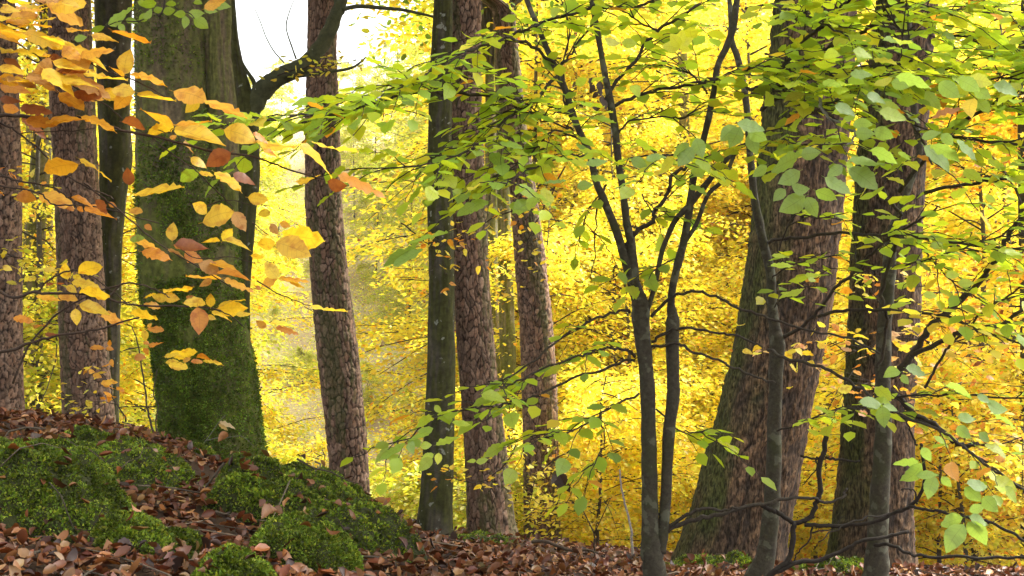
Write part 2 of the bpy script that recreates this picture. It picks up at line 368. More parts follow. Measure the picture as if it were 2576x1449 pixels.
# ------------------------------------------------------------------ bark relief
def voro(u, v, cu, cv, per, seed, jit=0.85, ang=0.0):
    """u around (period per cells), v up; cell sizes cu, cv. returns f1, f2-f1, id"""
    a = u / cu; b = v / cv; ai = np.floor(a); bi = np.floor(b)
    f1 = np.full(a.shape, 9.0); f2 = np.full(a.shape, 9.0); idd = np.zeros(a.shape)
    for i in (-1, 0, 1):
        for j in (-1, 0, 1, ):
            ci = ai + i; cj = bi + j; cm = np.mod(ci, per)
            px = ci + .5 + jit * (hash01(cm, cj, np.full_like(cm, seed)) - .5); py = cj + .5 + jit * (hash01(cm, cj, np.full_like(cm, seed + 7)) - .5)
            d = np.hypot(a - px, b - py) * (1 - ang) + ang * np.maximum(np.abs(a - px), np.abs(b - py)); h = hash01(cm, cj, np.full_like(cm, seed + 13))
            nf = d < f1; f2 = np.where(nf, f1, np.minimum(f2, d)); idd = np.where(nf, h, idd); f1 = np.where(nf, d, f1)
    return f1, f2 - f1, idd
def relief_pine(th, z, R, seed):
    per = max(8, int(round(2 * math.pi * np.mean(R) / 0.031))); u = th / (2 * math.pi) * per
    wv = 1.1 * (vnoise(np.cos(th) * 3 + 9, np.sin(th) * 3, z * 7, seed) - .5) + .5 * (vnoise(np.cos(th) * 9 + 9, np.sin(th) * 9, z * 25, seed + 1) - .5)
    f1, e, idd = voro(u + wv, z + .035 * wv, 1.0, 0.088, per, seed, .95, .45)
    h = sstep(0.02, .21, e); lay = vnoise(u * 3, z * 26, seed=seed + 3); h = np.maximum(h, .5 * sstep(.62, .8, vnoise(u * .7, z * 5, seed=seed + 4)))
    d = 0.010 * h + 0.009 * idd * h + 0.005 * (lay - .5) + 0.02 * (vnoise(np.cos(th) * 1.3 + 5, np.sin(th) * 1.3, z * 1.2, seed) - .5)
    base = np.array([.20, .108, .068]); grey = np.array([.26, .18, .13]); dark = np.array([.02, .013, .010])
    t = (0.65 * idd + .55 * lay)[..., None] * .9; c = base * (1 - t) + grey * t
    c = dark * (1 - h[..., None]) + c * h[..., None] * (0.55 + .75 * hash01(np.floor(idd * 9999), np.floor(idd * 77))[..., None])
    ms = sstep(.55, .72, vnoise(np.cos(th) * 1.8 + 3, np.sin(th) * 1.8, z * .7, seed + 5) + .35 * (vnoise(u * 2, z * 14, seed=seed + 6) - .5))[..., None] * .55
    return d, c * (1 - ms) + np.array([.07, .085, .025]) * ms
def relief_oak(th, z, R, seed):
    per = max(8, int(round(2 * math.pi * np.mean(R) / 0.034))); u = th / (2 * math.pi) * per
    wv = 2.2 * (vnoise(np.cos(th) * 4 + 9, np.sin(th) * 4, z * 4, seed) - .5) + 1.2 * (vnoise(np.cos(th) * 12 + 9, np.sin(th) * 12, z * 13, seed + 1) - .5)
    f1, e, idd = voro(u + wv, z + .02 * wv, 1.0, 0.26, per, seed, .98)
    rg = 1 - np.abs(2 * vnoise(u * .9 + wv, z * 3.2, seed=seed + 8) - 1)
    h = np.clip(sstep(0.0, .35, e) * .6 + .55 * sstep(.25, .8, rg) - .1, 0, 1); lay = vnoise(u * 2.5, z * 45, seed=seed + 3)
    h = h * (.55 + .45 * sstep(.25, .5, vnoise(u * 1.2, z * 30, seed=seed + 9)))
    d = 0.017 * h + 0.008 * (idd - .5) * h + 0.006 * (lay - .5) * h
    c = np.array([.098, .054, .029]) * (1 - lay[..., None]) + np.array([.165, .105, .06]) * lay[..., None]
    c = np.array([.03, .022, .017]) * (1 - h[..., None]) + c * h[..., None] * (.65 + .6 * idd[..., None])
    side = sstep(.45, 1.0, -np.cos(th) * .8 + .2 + .8 * (vnoise(np.cos(th) * 3 + 3, np.sin(th) * 3, z * 3, seed + 5) - .5))[..., None] * .8
    return d, c * (1 - side) + np.array([.05, .06, .012]) * side
def relief_beech(moss=.5, tone=1.0, lump=.02):
    def fn(th, z, R, seed):
        cx, cy = np.cos(th), np.sin(th)
        lu = vnoise(cx * 1.5 + 4, cy * 1.5, z * 1.7, seed); fi = vnoise(cx * 9 + 4, cy * 9, z * 14, seed + 2); mid = vnoise(cx * 4 + 4, cy * 4, z * 5, seed + 4)
        d = lump * (lu - .5) + .006 * (mid - .5) + .003 * (fi - .5)
        c = np.array([.105, .092, .066]) * (.6 + .8 * fi[..., None])
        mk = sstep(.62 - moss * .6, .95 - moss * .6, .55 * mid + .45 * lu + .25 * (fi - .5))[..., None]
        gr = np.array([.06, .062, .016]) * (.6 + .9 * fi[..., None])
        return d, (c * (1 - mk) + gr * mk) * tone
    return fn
def relief_mossy(th, z, R, seed):
    cx, cy = np.cos(th), np.sin(th)
    lu = vnoise(cx * 1.4 + 4, cy * 1.4, z * 1.2, seed); fi = vnoise(cx * 14 + 4, cy * 14, z * 22, seed + 2); mid = vnoise(cx * 5 + 4, cy * 5, z * 4, seed + 4)
    st = vnoise(cx * 11 + 4, cy * 11, z * 2.0, seed + 6)
    d = .05 * (lu - .5) + .02 * (mid - .5) + .01 * (fi - .5) + .008 * (st - .5)
    c = np.array([.115, .088, .052]) * (.6 + .8 * fi[..., None])
    low = sstep(3.6, 1.2, z)
    mk = np.clip(sstep(.36, .66, .5 * mid + .3 * lu + .3 * fi) * .75 + .7 * low, 0, .96)[..., None]
    return d, c * (1 - mk) + np.array([.075, .086, .014]) * (.5 + 1.0 * fi[..., None]) * mk
def trunk_mesh(rows, d, fn, nt, dz, top, seed, flare=0.25, taper=0.6, buttress=0, base=True):
    """rows (picture y, left edge, right edge) top to bottom, read at distance d -> surface"""
    rows = sorted(rows)
    P = np.array([pt((a + b) / 2, y, d) for y, a, b in rows]); R = np.array([(b - a) / 2 * d / F for y, a, b in rows])
    z = P[:, 2]; o = np.argsort(z); P, R, z = P[o], R[o], z[o]
    k = min(2, len(z) - 1)
    if base:
        zg = float(g(P[0, 0], P[0, 1])) - .2
        if zg < z[0] - .02:
            sl = (P[k] - P[0]) / (z[k] - z[0]); q = P[0] + sl * (zg - z[0]) * .6; q[2] = zg
            P = np.vstack([q, P]); R = np.concatenate([[R[0] * (1 + .15 * min(1, z[0] - zg))], R]); z = P[:, 2]
    sl = (P[-1] - P[-k - 1]) / (z[-1] - z[-k - 1]); sl[0] = np.clip(sl[0], -.12, .12)
    ztop = top
    if ztop > z[-1] + .1:
        q = P[-1] + sl * (ztop - z[-1]); P = np.vstack([P, q]); R = np.concatenate([R, [R[-1] * taper]]); z = P[:, 2]
    zv = np.concatenate([np.arange(z[0], min(ztop, 5.6), dz), np.arange(5.6, ztop + .01, .5)]) if ztop > 5.6 else np.arange(z[0], ztop, dz)
    def sm(a):
        v = np.interp(zv, z, a); kk = max(3, int(.25 / dz)) | 1
        pad = np.pad(v, kk // 2, mode='reflect', reflect_type='odd'); return np.convolve(pad, np.ones(kk) / kk, 'valid')
    cx, cy, rr = sm(P[:, 0]), sm(P[:, 1]), sm(R)
    zb = zv[0] + .2
    rr = rr * (1 + flare * np.exp(-np.clip(zv - zb, 0, 9) / .14))
    th = np.linspace(0, 2 * math.pi, nt, endpoint=False); th = th - .62 * np.sin(th + math.pi / 2); TH, ZZ = np.meshgrid(th, zv)
    RR = np.repeat(rr[:, None], nt, 1)
    dd, c = fn(TH, ZZ, RR, seed)
    if buttress:
        RR = RR * (1 + buttress * np.exp(-np.clip(ZZ - zb, 0, 9) / .35) * (np.cos(TH * 4 + seed) * .6 + np.cos(TH * 3 + 1) * .4))
    RR = RR + dd
    v = np.stack([cx[:, None] + RR * np.cos(TH), cy[:, None] + RR * np.sin(TH), ZZ], -1)
    root = (cx[0], cy[0], zv[0] + .2)
    return v.reshape(-1, 3), grid_faces(len(zv), nt, True), c.reshape(-1, 3), root, (cx, cy, zv, rr)

# crowns high above the picture, shared between trees
def crown_data(name, rx, rz, n, size, cols, wts, seed):
    r = np.random.default_rng(seed); nb = 46
    cen = r.normal(size=(nb, 3)); cen /= np.linalg.norm(cen, axis=1, keepdims=True); cen *= r.uniform(.25, 1, (nb, 1)) ** .5
    cen *= [rx, rx, rz]
    k = r.integers(0, nb, n); p = cen[k] + r.normal(0, 1, (n, 3)) * [rx * .2, rx * .2, rz * .13]
    ax = r.normal(size=(n, 3)); ax[:, 2] *= .4; nn = np.tile([0, 0, 1.], (n, 1)) + r.normal(0, .45, (n, 3))
    v, f, c = cloud(p, ax, nn, r.uniform(.7, 1.3, n) * size, pal(cols, wts, n, r=r))
    mb = MB()
    for i in range(0, nb, 2): mb.tube(catmull([[0, 0, -rz * 1.1], cen[i] * [.4, .4, .3] + [0, 0, -rz * .3], cen[i]], 4), np.linspace(.06, .012, 9), 5)
    lim = np.vstack(mb.v); q = np.vstack(mb.q); t = np.vstack(mb.t); o = len(v)
    v = np.vstack([v, lim]); c = np.vstack([c, np.tile([.06, .05, .035], (len(lim), 1))])
    return mesh_data(name, v, [f[0], q + o, t + o], M_CROWN, c)
CROWN_B = crown_data('crown', 3.6, 3.2, 9000, .17, [YEL, GOLD, LIME, GRN], [3, 2, 2, 2], 3)
CROWN_P = crown_data('crown', 2.6, 2.4, 7000, .2, [(.05, .09, .03), (.07, .11, .03)], [1, 1], 4)
def crown_on(root, trk, me, lift=0.0, sc=1.0):
    cx, cy, zv, rr = trk; o = add('crown', me, root)
    o.location = Vector((cx[-1], cy[-1], zv[-1] + lift)) - Vector(root.location); o.rotation_euler = (0, 0, random.uniform(0, 6)); o.scale = (sc, sc, sc)
    return o
def tree(name, rows, d, fn, mat, label, cat='tree', nt=120, dz=.0105, top=9.5, seed=1, flare=.2, crown=None, group=None, buttress=0, sc=1.0, taper=.6):
    v, f, c, loc, trk = trunk_mesh(rows, d, fn, nt, dz, top, seed, flare, taper, buttress)
    root = thing(name, loc, label, cat, group)
    part('trunk', v, f, mat, root, c)
    if crown is not None: crown_on(root, trk, crown, 0.8, sc)
    return root, trk

# ------------------------------------------------------------------ the large trees
G_PINE = 'pine trunks on the ridge'
tree('pine_tree', [(0,-60,32),(400,-65,46),(700,-62,50),(1000,-60,53)], 11.6, relief_pine, M_PINE, 'reddish pine trunk cut off by the left edge of the picture', seed=21, crown=CROWN_P, group=G_PINE, top=9)
tree('pine_tree', [(0,125,222),(250,132,234),(400,140,240),(700,150,255),(850,156,266),(1040,163,284)], 12.2, relief_pine, M_PINE, 'reddish plated pine trunk between the left edge and the big mossy tree', seed=22, crown=CROWN_P, group=G_PINE, top=9)
tree('pine_tree', [(0,780,845),(150,778,842),(300,774,850),(500,771,856),(700,785,875),(900,805,899),(1100,824,918),(1290,842,926)], 11.6, relief_pine, M_PINE, 'slim pine trunk with mosaic bark standing alone beside the bright clearing', seed=23, crown=CROWN_P, group=G_PINE, top=9, sc=.8)
tree('pine_tree', [(0,1132,1205),(300,1132,1210),(500,1134,1218),(700,1141,1226),(900,1156,1241),(1100,1171,1266),(1325,1184,1290)], 11.0, relief_pine, M_PINE, 'straight brown pine trunk pressed against the dark beech in the middle', seed=24, crown=CROWN_P, group=G_PINE, top=9)
tree('pine_tree', [(0,1240,1290),(300,1262,1318),(480,1284,1346),(650,1298,1370),(800,1310,1386),(1000,1316,1399),(1250,1322,1404)], 14.0, relief_pine, M_PINE, 'farther pinkish pine trunk half veiled by golden leaves, right of the middle pair', seed=25, crown=CROWN_P, group=G_PINE, top=9, nt=84, dz=.013)
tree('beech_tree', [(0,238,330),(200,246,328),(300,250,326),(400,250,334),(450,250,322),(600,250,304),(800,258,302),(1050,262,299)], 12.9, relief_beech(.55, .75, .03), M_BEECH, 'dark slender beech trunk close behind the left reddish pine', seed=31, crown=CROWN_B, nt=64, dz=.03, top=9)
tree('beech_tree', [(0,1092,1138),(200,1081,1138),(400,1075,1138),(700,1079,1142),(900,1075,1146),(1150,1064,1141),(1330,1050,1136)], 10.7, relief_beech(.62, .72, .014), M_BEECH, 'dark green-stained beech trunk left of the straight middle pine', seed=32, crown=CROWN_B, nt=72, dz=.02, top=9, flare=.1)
# twin-stemmed mossy giant
D_D = 8.7
v, f, c, loc, trkD = trunk_mesh([(0,343,520),(200,344,522),(330,345,532),(450,347,560),(550,350,590),(650,352,600),(750,358,604),(850,382,622),(950,396,640),(1050,404,652),(1160,408,664)], D_D, relief_mossy, 110, .016, 10.5, 41, .08, .6, .04)
big = thing('mossy_tree', loc, 'huge twin-stemmed tree trunk coated in dark green moss on the leafy bank', 'tree')
part('trunk', v, f, M_MOSSY, big, c)
v2, f2, c2, _, trkD2 = trunk_mesh([(0,508,580),(150,509,581),(300,512,596),(450,515,602),(600,520,600),(750,525,598),(850,530,602)], D_D + .02, relief_mossy, 64, .018, 10.5, 43, 0, .6, 0, base=False)
part('stem', v2, f2, M_MOSSY, big, c2)
crown_on(big, trkD, CROWN_B, .8, 1.25)
vD, cD = v, c
# small mossy tree with the curved limb
E_D = 10.2
v, f, c, loc, trkE = trunk_mesh([(0,572,592),(100,575,600),(180,578,618),(240,582,640),(300,586,650),(450,596,655),(600,590,638),(740,596,626),(900,600,632),(1100,600,640)], E_D, relief_beech(.8, .75, .02), 48, .03, 8, 45, .1, .7)
E = thing('beech_tree', loc, 'thin mossy beech beside the giant trunk with one limb curving to the right', 'tree')
part('trunk', v, f, M_BEECH, E, c)
def limb(root, pts, w0, w1, d, name='branch', mat=None, n=6, ns=8, bump=.12, col=(.075, .066, .05), d2=None, wig=0.0):
    m_ = len(pts); ds = np.linspace(d, d if d2 is None else d2, m_)
    path = catmull([pt(a, b, dd) for (a, b), dd in zip(pts, ds)], n)
    if wig:
        i = np.arange(len(path)) * .9; s0 = random.uniform(0, 99)
        path = path + wig * np.stack([vnoise(i, i * 0 + s0) - .5, vnoise(i, i * 0 + s0 + 5) - .5, vnoise(i, i * 0 + s0 + 9) - .5], -1)
    rad = np.linspace(w0, w1, len(path)) / 2 * d / F
    mb = MB().tube(path, rad, ns, bump, random.randint(0, 99), col); mb.build(name, mat or M_TWIG, root)
    return path
BC = (.062, .066, .03)
limb(E, [(622,300),(640,262),(662,228),(700,195),(750,172),(790,140),(820,95),(845,40),(858,0),(866,-60)], 52, 30, E_D, mat=M_BEECH, ns=12, bump=.2, col=BC)
limb(E, [(640,235),(638,205),(612,165),(590,110),(578,60),(574,10)], 12, 6, E_D, col=BC)
limb(E, [(700,197),(760,190),(820,182),(880,172),(905,158),(922,142)], 11, 4, E_D, col=BC)
limb(E, [(860,24),(900,16),(960,20),(1020,26),(1090,42)], 12, 7, E_D - .2, col=BC)
limb(E, [(715,158),(690,130),(670,95),(655,55),(640,20)], 4, 2, E_D, col=BC)
limb(E, [(745,148),(735,120),(720,70),(728,30),(740,0)], 5, 2, E_D, col=BC)
crown_on(E, trkE, CROWN_B, .8, .9)
# leaning oak
Oak, trkO = tree('oak_tree', [(0,1955,2150),(150,1940,2142),(300,1922,2132),(500,1902,2116),(700,1880,2096),(900,1846,2062),(1100,1792,2022),(1300,1736,1986),(1395,1706,1962)], 8.0, relief_oak, M_OAK, 'thick leaning oak trunk with deeply furrowed bark, mossy along its left side', nt=132, dz=.011, top=10, seed=51, flare=.12, crown=CROWN_B, sc=1.2)
Dark, trkP = tree('oak_tree', [(0,2210,2350),(200,2190,2335),(400,2160,2322),(600,2150,2312),(800,2140,2308),(1000,2130,2293),(1200,2114,2291),(1420,2086,2290)], 8.6, relief_oak, M_OAK, 'dark upright oak trunk with a mossy foot near the right edge', nt=110, dz=.014, top=10, seed=57, flare=.12, crown=CROWN_B, sc=1.1)
tree('beech_tree', [(0,2572,2660),(300,2562,2650),(600,2566,2655),(1000,2570,2660)], 12, relief_beech(.4, .7, .02), M_BEECH, 'dark trunk grazing the right edge of the picture', nt=48, dz=.04, top=9, seed=59, crown=CROWN_B)
# trunks further off
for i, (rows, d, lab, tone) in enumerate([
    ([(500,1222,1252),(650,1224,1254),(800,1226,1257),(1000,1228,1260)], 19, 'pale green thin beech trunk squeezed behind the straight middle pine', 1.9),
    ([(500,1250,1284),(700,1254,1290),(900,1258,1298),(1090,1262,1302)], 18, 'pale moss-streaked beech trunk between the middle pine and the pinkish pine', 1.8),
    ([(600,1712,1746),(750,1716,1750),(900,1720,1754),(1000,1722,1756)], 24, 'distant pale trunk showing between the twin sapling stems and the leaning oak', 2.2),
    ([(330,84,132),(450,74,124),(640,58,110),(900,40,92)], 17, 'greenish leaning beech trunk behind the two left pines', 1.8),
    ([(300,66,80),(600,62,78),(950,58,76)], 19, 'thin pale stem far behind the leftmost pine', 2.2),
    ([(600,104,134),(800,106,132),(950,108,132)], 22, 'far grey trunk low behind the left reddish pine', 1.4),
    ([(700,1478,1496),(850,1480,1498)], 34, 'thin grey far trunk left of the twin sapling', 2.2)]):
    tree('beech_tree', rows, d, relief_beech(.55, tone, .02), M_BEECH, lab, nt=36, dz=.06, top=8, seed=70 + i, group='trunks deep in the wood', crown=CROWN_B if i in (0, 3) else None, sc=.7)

# ------------------------------------------------------------------ young beeches filling the wood behind
def young_beech(name, Ht, Rad, n, size, cols, wts, seed, low=.06, limbs=34, label='', group=''):
    r = np.random.default_rng(seed)
    root = thing(name, (0, 0, 0), label, 'tree', group)
    tw = MB(); zz = np.linspace(0, 1, 9); wob = np.cumsum(r.normal(0, .05, (9, 2)), 0)
    path = np.column_stack([wob * zz[:, None], zz * Ht - .15]); tw.tube(path, np.linspace(.016 * Ht ** .7, .006, 9), 7, .1, seed, (.085, .075, .06)); tw.build('trunk', M_BEECH, root)
    br = MB(); P, A = [], []; per = n // limbs
    for i in range(limbs):
        h = low + (1 - low) * (i + r.uniform(0, 1)) / limbs; az = r.uniform(0, 6.283)
        Ln = Rad * (.45 + 1.5 * h * (1 - h) + .15 * (1 - h)) * r.uniform(.45, 1.35)
        t = np.linspace(0, 1, 6); dirv = np.array([math.cos(az), math.sin(az)])
        rise = r.uniform(-.1, .75); zc = h * Ht * .93 + Ln * (rise * t - .4 * t ** 2)
        side = np.array([-dirv[1], dirv[0]]); bend = r.normal(0, .25)
        pxy = dirv * (t * Ln)[:, None] + side * (bend * Ln * t ** 2)[:, None] + path[min(8, int(h * 8)), :2]
        bp = np.column_stack([pxy, zc]); br.tube(bp, np.linspace(.011, .003, 6) * (Ht / 5) ** .5, 4, 0, 0, (.05, .04, .03))
        for _ in range(5):
            tb = r.uniform(.25, .95); o0 = np.array([np.interp(tb, t, bp[:, k]) for k in range(3)]); sg = r.choice([-1, 1])
            e = o0 + np.append(dirv * .5 + side * sg * .8, r.uniform(-.2, .12)) * Ln * .42 * (1.15 - tb)
            br.tube(np.array([o0, (o0 + e) / 2 + [0, 0, .02], e]), [.005, .0035, .002], 3, 0, 0, (.05, .04, .03))
        tb = r.uniform(.1, 1.0, per) ** .8; la = r.uniform(-1, 1, per)
        wd = Ln * .42 * (1.12 - tb)
        p = np.column_stack([np.interp(tb, t, bp[:, k]) for k in range(3)])
        p[:, :2] += side * (la * wd)[:, None] + dirv * (np.abs(la) * wd * .5)[:, None]
        p[:, 2] += r.normal(0, .10, per) - .12 * np.abs(la) * wd
        a = np.column_stack([dirv[None] * .8 + side[None] * (np.sign(la) * r.uniform(.2, 1, per))[:, None], r.normal(-.15, .35, per)])
        P.append(p); A.append(a + r.normal(0, .25, a.shape))
    br.build('branches', M_TWIG, root, kind='stuff')
    P = np.vstack(P); A = np.vstack(A); k = len(P)
    nn = np.tile([0, 0, 1.], (k, 1)) + r.normal(0, .5, (k, 3))
    # leaves of one limb share a tone
    tone = np.repeat(r.normal(1, .1, limbs), per)[:k, None]
    c = pal(cols, wts, k, .14, r) * tone
    v, f, c = cloud(P, A, nn, r.uniform(.7, 1.25, k) * size, np.clip(c, .004, .95))
    part('crown', v, f, M_MASS, root, c)
    return root
GY = 'young yellow beeches filling the wood behind the trunks'
KIND = {
 'gold': dict(cols=[YEL, GOLD, ORG, LIME, BRN], wts=[7, 2.6, .7, 2.2, .1], lab='golden young beech in the dense thicket behind the ridge trunks', g=GY),
 'yellow': dict(cols=[YEL, (.8, .62, .05), LIME, GOLD], wts=[5, 4, 2, 1.2], lab='bright yellow young beech in the thicket behind the ridge', g='bright yellow young beeches'),
 'lime': dict(cols=[(.50, .56, .05), (.62, .58, .08), (.42, .50, .05), (.60, .58, .18)], wts=[5, 3, 2, 2], lab='lime-yellow young beech on the far slope', g='lime-yellow young beeches on the slope'),
 'orange': dict(cols=[ORG, GOLD, BRN, YEL], wts=[2.2, 5, .3, 3], lab='orange-leaved young beech in the thicket on the right', g='orange young beeches')}
PROTO = {}
for i, (kd, Ht, Rad, n, s, lm) in enumerate([('gold', 8.5, 2.5, 22000, .074, 64), ('gold', 6.0, 2.2, 16000, .072, 50), ('yellow', 8.0, 2.4, 20000, .074, 60), ('yellow', 2.4, 1.6, 7500, .066, 30),
                                         ('lime', 3.4, 1.7, 6000, .09, 26), ('lime', 8.0, 2.8, 15000, .105, 50), ('orange', 5.5, 2.1, 14500, .072, 48), ('lime', 1.7, 1.3, 3400, .08, 20), ('gold', 2.2, 1.5, 7500, .062, 28)]):
    PROTO[i] = [dict(kd=kd, Ht=Ht, Rad=Rad, n=n, size=s, lm=lm), None]
WHERE = [(60, 'left of the leftmost reddish pines'), (350, 'behind the left pines'), (620, 'behind the giant mossy trunk'), (800, 'between giant trunk and slim pine'), (1080, 'between slim pine and dark beech'),
         (1320, 'behind the middle pair of trunks'), (1600, 'between pinkish pine and twin sapling'), (1850, 'between twin sapling and leaning oak'), (2130, 'behind the leaning oak'), (2300, 'behind the dark upright oak'), (9999, 'right of the dark upright oak')]
KN = {'gold': 'golden', 'yellow': 'bright yellow', 'lime': 'lime-yellow', 'orange': 'orange-gold'}
def plant(i, x, y, sc=1.0, rz=None):
    o = plant_(i, x, y, sc, rz); px = x / y * F + PW / 2; spec = PROTO[i][0]; Ht = spec['Ht'] * sc
    wh = next(w_ for lim, w_ in WHERE if px < lim)
    size = 'low' if Ht < 2.6 else ('tall' if Ht > 6.5 else 'young'); dist = 'just beyond the ridge' if y < 17 else ('deep in the wood' if y < 33 else 'on the far slope')
    o['label'] = f"{size} {KN[spec['kd']]} beech {dist}, {wh}"; o['group'] = f"{KN[spec['kd']]} beeches {dist} {wh}"
    return o
def plant_(i, x, y, sc=1.0, rz=None):
    spec, root = PROTO[i]; k = KIND[spec['kd']]; z = float(g(x, y))
    rz = random.uniform(0, 6.28) if rz is None else rz
    if root is None:
        root = young_beech('young_beech', spec['Ht'], spec['Rad'], spec['n'], spec['size'], k['cols'], k['wts'], 300 + i, limbs=spec['lm'], label=k['lab'], group=k['g'], low=.04 if spec['Ht'] < 3 else .08)
        root.location = (x, y, z); root.rotation_euler = (0, 0, rz); root.scale = (sc,) * 3; PROTO[i][1] = root; return root
    return copy_tree(root, (x, y, z), rz, sc)
def at(px, d): return (px - PW / 2) / F * d
r0 = random.Random(5)
# right-hand thicket: low in front, taller further down the slope
for k in range(34):
    d = 15 + 20 * (k + .5) / 34; px = 1300 + 1400 * ((k * .618034) % 1)
    if px > 2330: i = r0.choice([6, 6, 1, 0] if d > 19 else [6, 8, 6])
    elif d < 20: i = r0.choice([3, 3, 8])
    else: i = r0.choice([0, 2, 2, 1])
    plant(i, at(px, d), d, r0.uniform(.9, 1.3))
for px, d, i in [(2350, 12.2, 8), (2480, 13, 8), (2620, 12, 6), (1500, 14.2, 3), (1640, 14.6, 3), (1760, 15, 3), (2040, 14.4, 3), (2230, 14, 8), (1890, 25, 2), (1440, 24, 2), (2420, 11.6, 8), (1370, 18, 1), (1560, 19.5, 1), (2200, 19, 0), (2560, 16, 0), (2440, 14.5, 1), (1290, 27, 2), (1360, 25, 0), (1500, 27, 2), (1600, 29, 0), (1800, 28, 2), (2050, 27, 2), (2300, 24, 0), (2480, 27, 2), (2650, 25, 0)]:
    plant(i, at(px, d), d, r0.uniform(.9, 1.1) * (1.6 if d > 23.5 else 1))
# left-hand wood
for k in range(22):
    d = 15.5 + 16 * k / 22; px = r0.uniform(-120, 560); plant(r0.choice([2, 2, 4, 3, 5, 0]), at(px, d), d, r0.uniform(.8, 1.15))
# low brush below the clearing
for k in range(24):
    d = 14.5 + 13 * k / 24; px = r0.uniform(600, 1340); plant(r0.choice([3, 3, 7, 8, 7]), at(px, d), d, r0.uniform(.65, 1.0))
# far slope
for k in range(58):
    d = 36 + 50 * k / 58; px = r0.uniform(-200, 2750); inside = 600 < px < 1110
    if inside: i, s = r0.choice([4, 7, 7]), r0.uniform(.6, 1.0)
    else: i, s = r0.choice([5, 5, 4, 2]), r0.uniform(.9, 1.5)
    plant(i, at(px, d), d, s)
for px, d, s in [(880, 78, .85), (940, 74, .95), (1000, 80, 1.05), (1050, 72, 1.1), (1100, 76, 1.25), (830, 84, .75), (1150, 60, 1.6), (1240, 55, 1.8), (1330, 50, 1.9), (1190, 70, 1.5), (610, 55, 1.2), (700, 86, .7), (1400, 60, 1.9), (1090, 64, 1.1), (945, 58, .8), (1030, 52, .95), (890, 68, .8), (700, 62, .7), (1450, 44, 2.1), (1550, 46, 2.2), (1650, 42, 2.1), (1780, 45, 2.2), (1880, 41, 2.1), (2000, 46, 2.2), (2150, 44, 2.1), (2330, 45, 2.1), (2500, 43, 2.1), (1500, 38, 1.9), (1830, 36, 1.9)]: plant(5, at(px, d), d, s)

# ------------------------------------------------------------------ undergrowth on the far slope: uncountable seedlings and fallen leaves
nS = 100000; r = np.random.default_rng(77)
yy = 15 + 75 * r.uniform(0, 1, nS) ** 1.3; xx = r.uniform(-.5, .5, nS) * yy; nb = 2600
cl = r.integers(0, nb, nS); cy_ = 15 + 75 * r.uniform(0, 1, nb) ** 1.4; cx_ = r.uniform(-.48, .48, nb) * cy_
cw = r.uniform(0, 1, nb) < .45; cy_ = np.where(cw, r.uniform(30, 82, nb), cy_); cx_ = np.where(cw, r.uniform(-.235, -.055, nb) * cy_, cx_)
us = r.uniform(0, 1, nS) < .68
xx = np.where(us, cx_[cl] + r.normal(0, .5, nS), xx); yy = np.where(us, cy_[cl] + r.normal(0, .5, nS), yy)
zz = g(xx, yy) + np.where(us, r.uniform(.05, 1.0, nS), .03)
P = np.column_stack([xx, yy, zz]); A = r.normal(size=(nS, 3)); A[:, 2] *= .4; nn = np.tile([0, -.25, 1.], (nS, 1)) + r.normal(0, .45, (nS, 3))
c = np.where(us[:, None], pal([(.58, .64, .06), (.74, .68, .06), (.72, .68, .24), (.68, .46, .03)], [4, 4, 3, 1], nS, .25, r), pal([(.24, .14, .08), (.36, .26, .16), (.46, .40, .2)], [3, 4, 2], nS, .25, r))
v, f, c = cloud(P, A, nn, r.uniform(.08, .15, nS), c, np.array([[0, 0, 0], [.45, .27, .04], [1, 0, -.05], [.45, -.27, .04]]), (np.array([[0, 1, 2, 3]]),))
add('undergrowth', mesh_data('undergrowth', v, f, M_MASS, c), label='pale yellow seedlings and fallen leaves covering the far slope', category='undergrowth', kind='stuff')

# ------------------------------------------------------------------ moss mounds
MOUNDS = [ # px, py, d, rx, ry, h, turn, fronds, label
 (110,1335,4.1,.32,.36,.24,.1,24000,'broad dark green moss mound at the left edge of the bank'),
 (300,1165,5.3,.36,.40,.15,-.5,15000,'moss mound on the crest of the bank below the left pine'),
 (760,1330,5.0,.34,.44,.24,-.5,24000,'large rounded moss mound at the right shoulder of the bank'),
 (885,1395,4.8,.22,.38,.17,-.6,12000,'moss slope running down to the right from the large mound'),
 (375,1408,3.75,.17,.16,.10,.2,10000,'low moss cushion among fallen leaves below the broad mound'),
 (590,1466,3.35,.13,.13,.09,0,8000,'small moss cushion at the bottom edge of the picture'),
 (775,1475,4.0,.18,.18,.15,0,13000,'moss cushion below the large mound, cut by the bottom edge'),
 (512,1140,7.2,.11,.1,.06,0,1800,'little yellow-green moss tuft at the foot of the giant mossy trunk'),
 (1215,1352,10.2,.34,.3,.05,0,2600,'thin moss patch at the foot of the straight middle pine'),
 (1795,1432,7.2,.28,.3,.07,0,4000,'moss patch at the foot of the leaning oak'),
 (2090,1446,6.6,.24,.2,.07,0,4000,'moss cushion in the bottom right beneath the bare dark twigs')]
MS = []
for px, py, d, rx, ry, h, tn, nf, lab in MOUNDS:
    p = pt(px, py, d); MS.append((p[0], p[1], rx, ry, h, tn))
def mound_z(i, x, y):
    cx, cy, rx, ry, h, tn = MS[i]; dx, dy = x - cx, y - cy; c_, s_ = math.cos(tn), math.sin(tn)
    a, b_ = (dx * c_ + dy * s_) / rx, (-dx * s_ + dy * c_) / ry
    rr = a * a + b_ * b_ + 1.3 * fbm(x * 4.5, y * 4.5, seed=20 + i)
    return g(x, y) - .05 + (h + .05) * np.clip(1 - rr, 0, 1) ** .45 + (.085 * fbm(x * 6, y * 6, seed=40 + i) + .07 * fbm(x * 17, y * 17, seed=60 + i, o=2)) * np.clip(1.2 - rr, 0, 1)
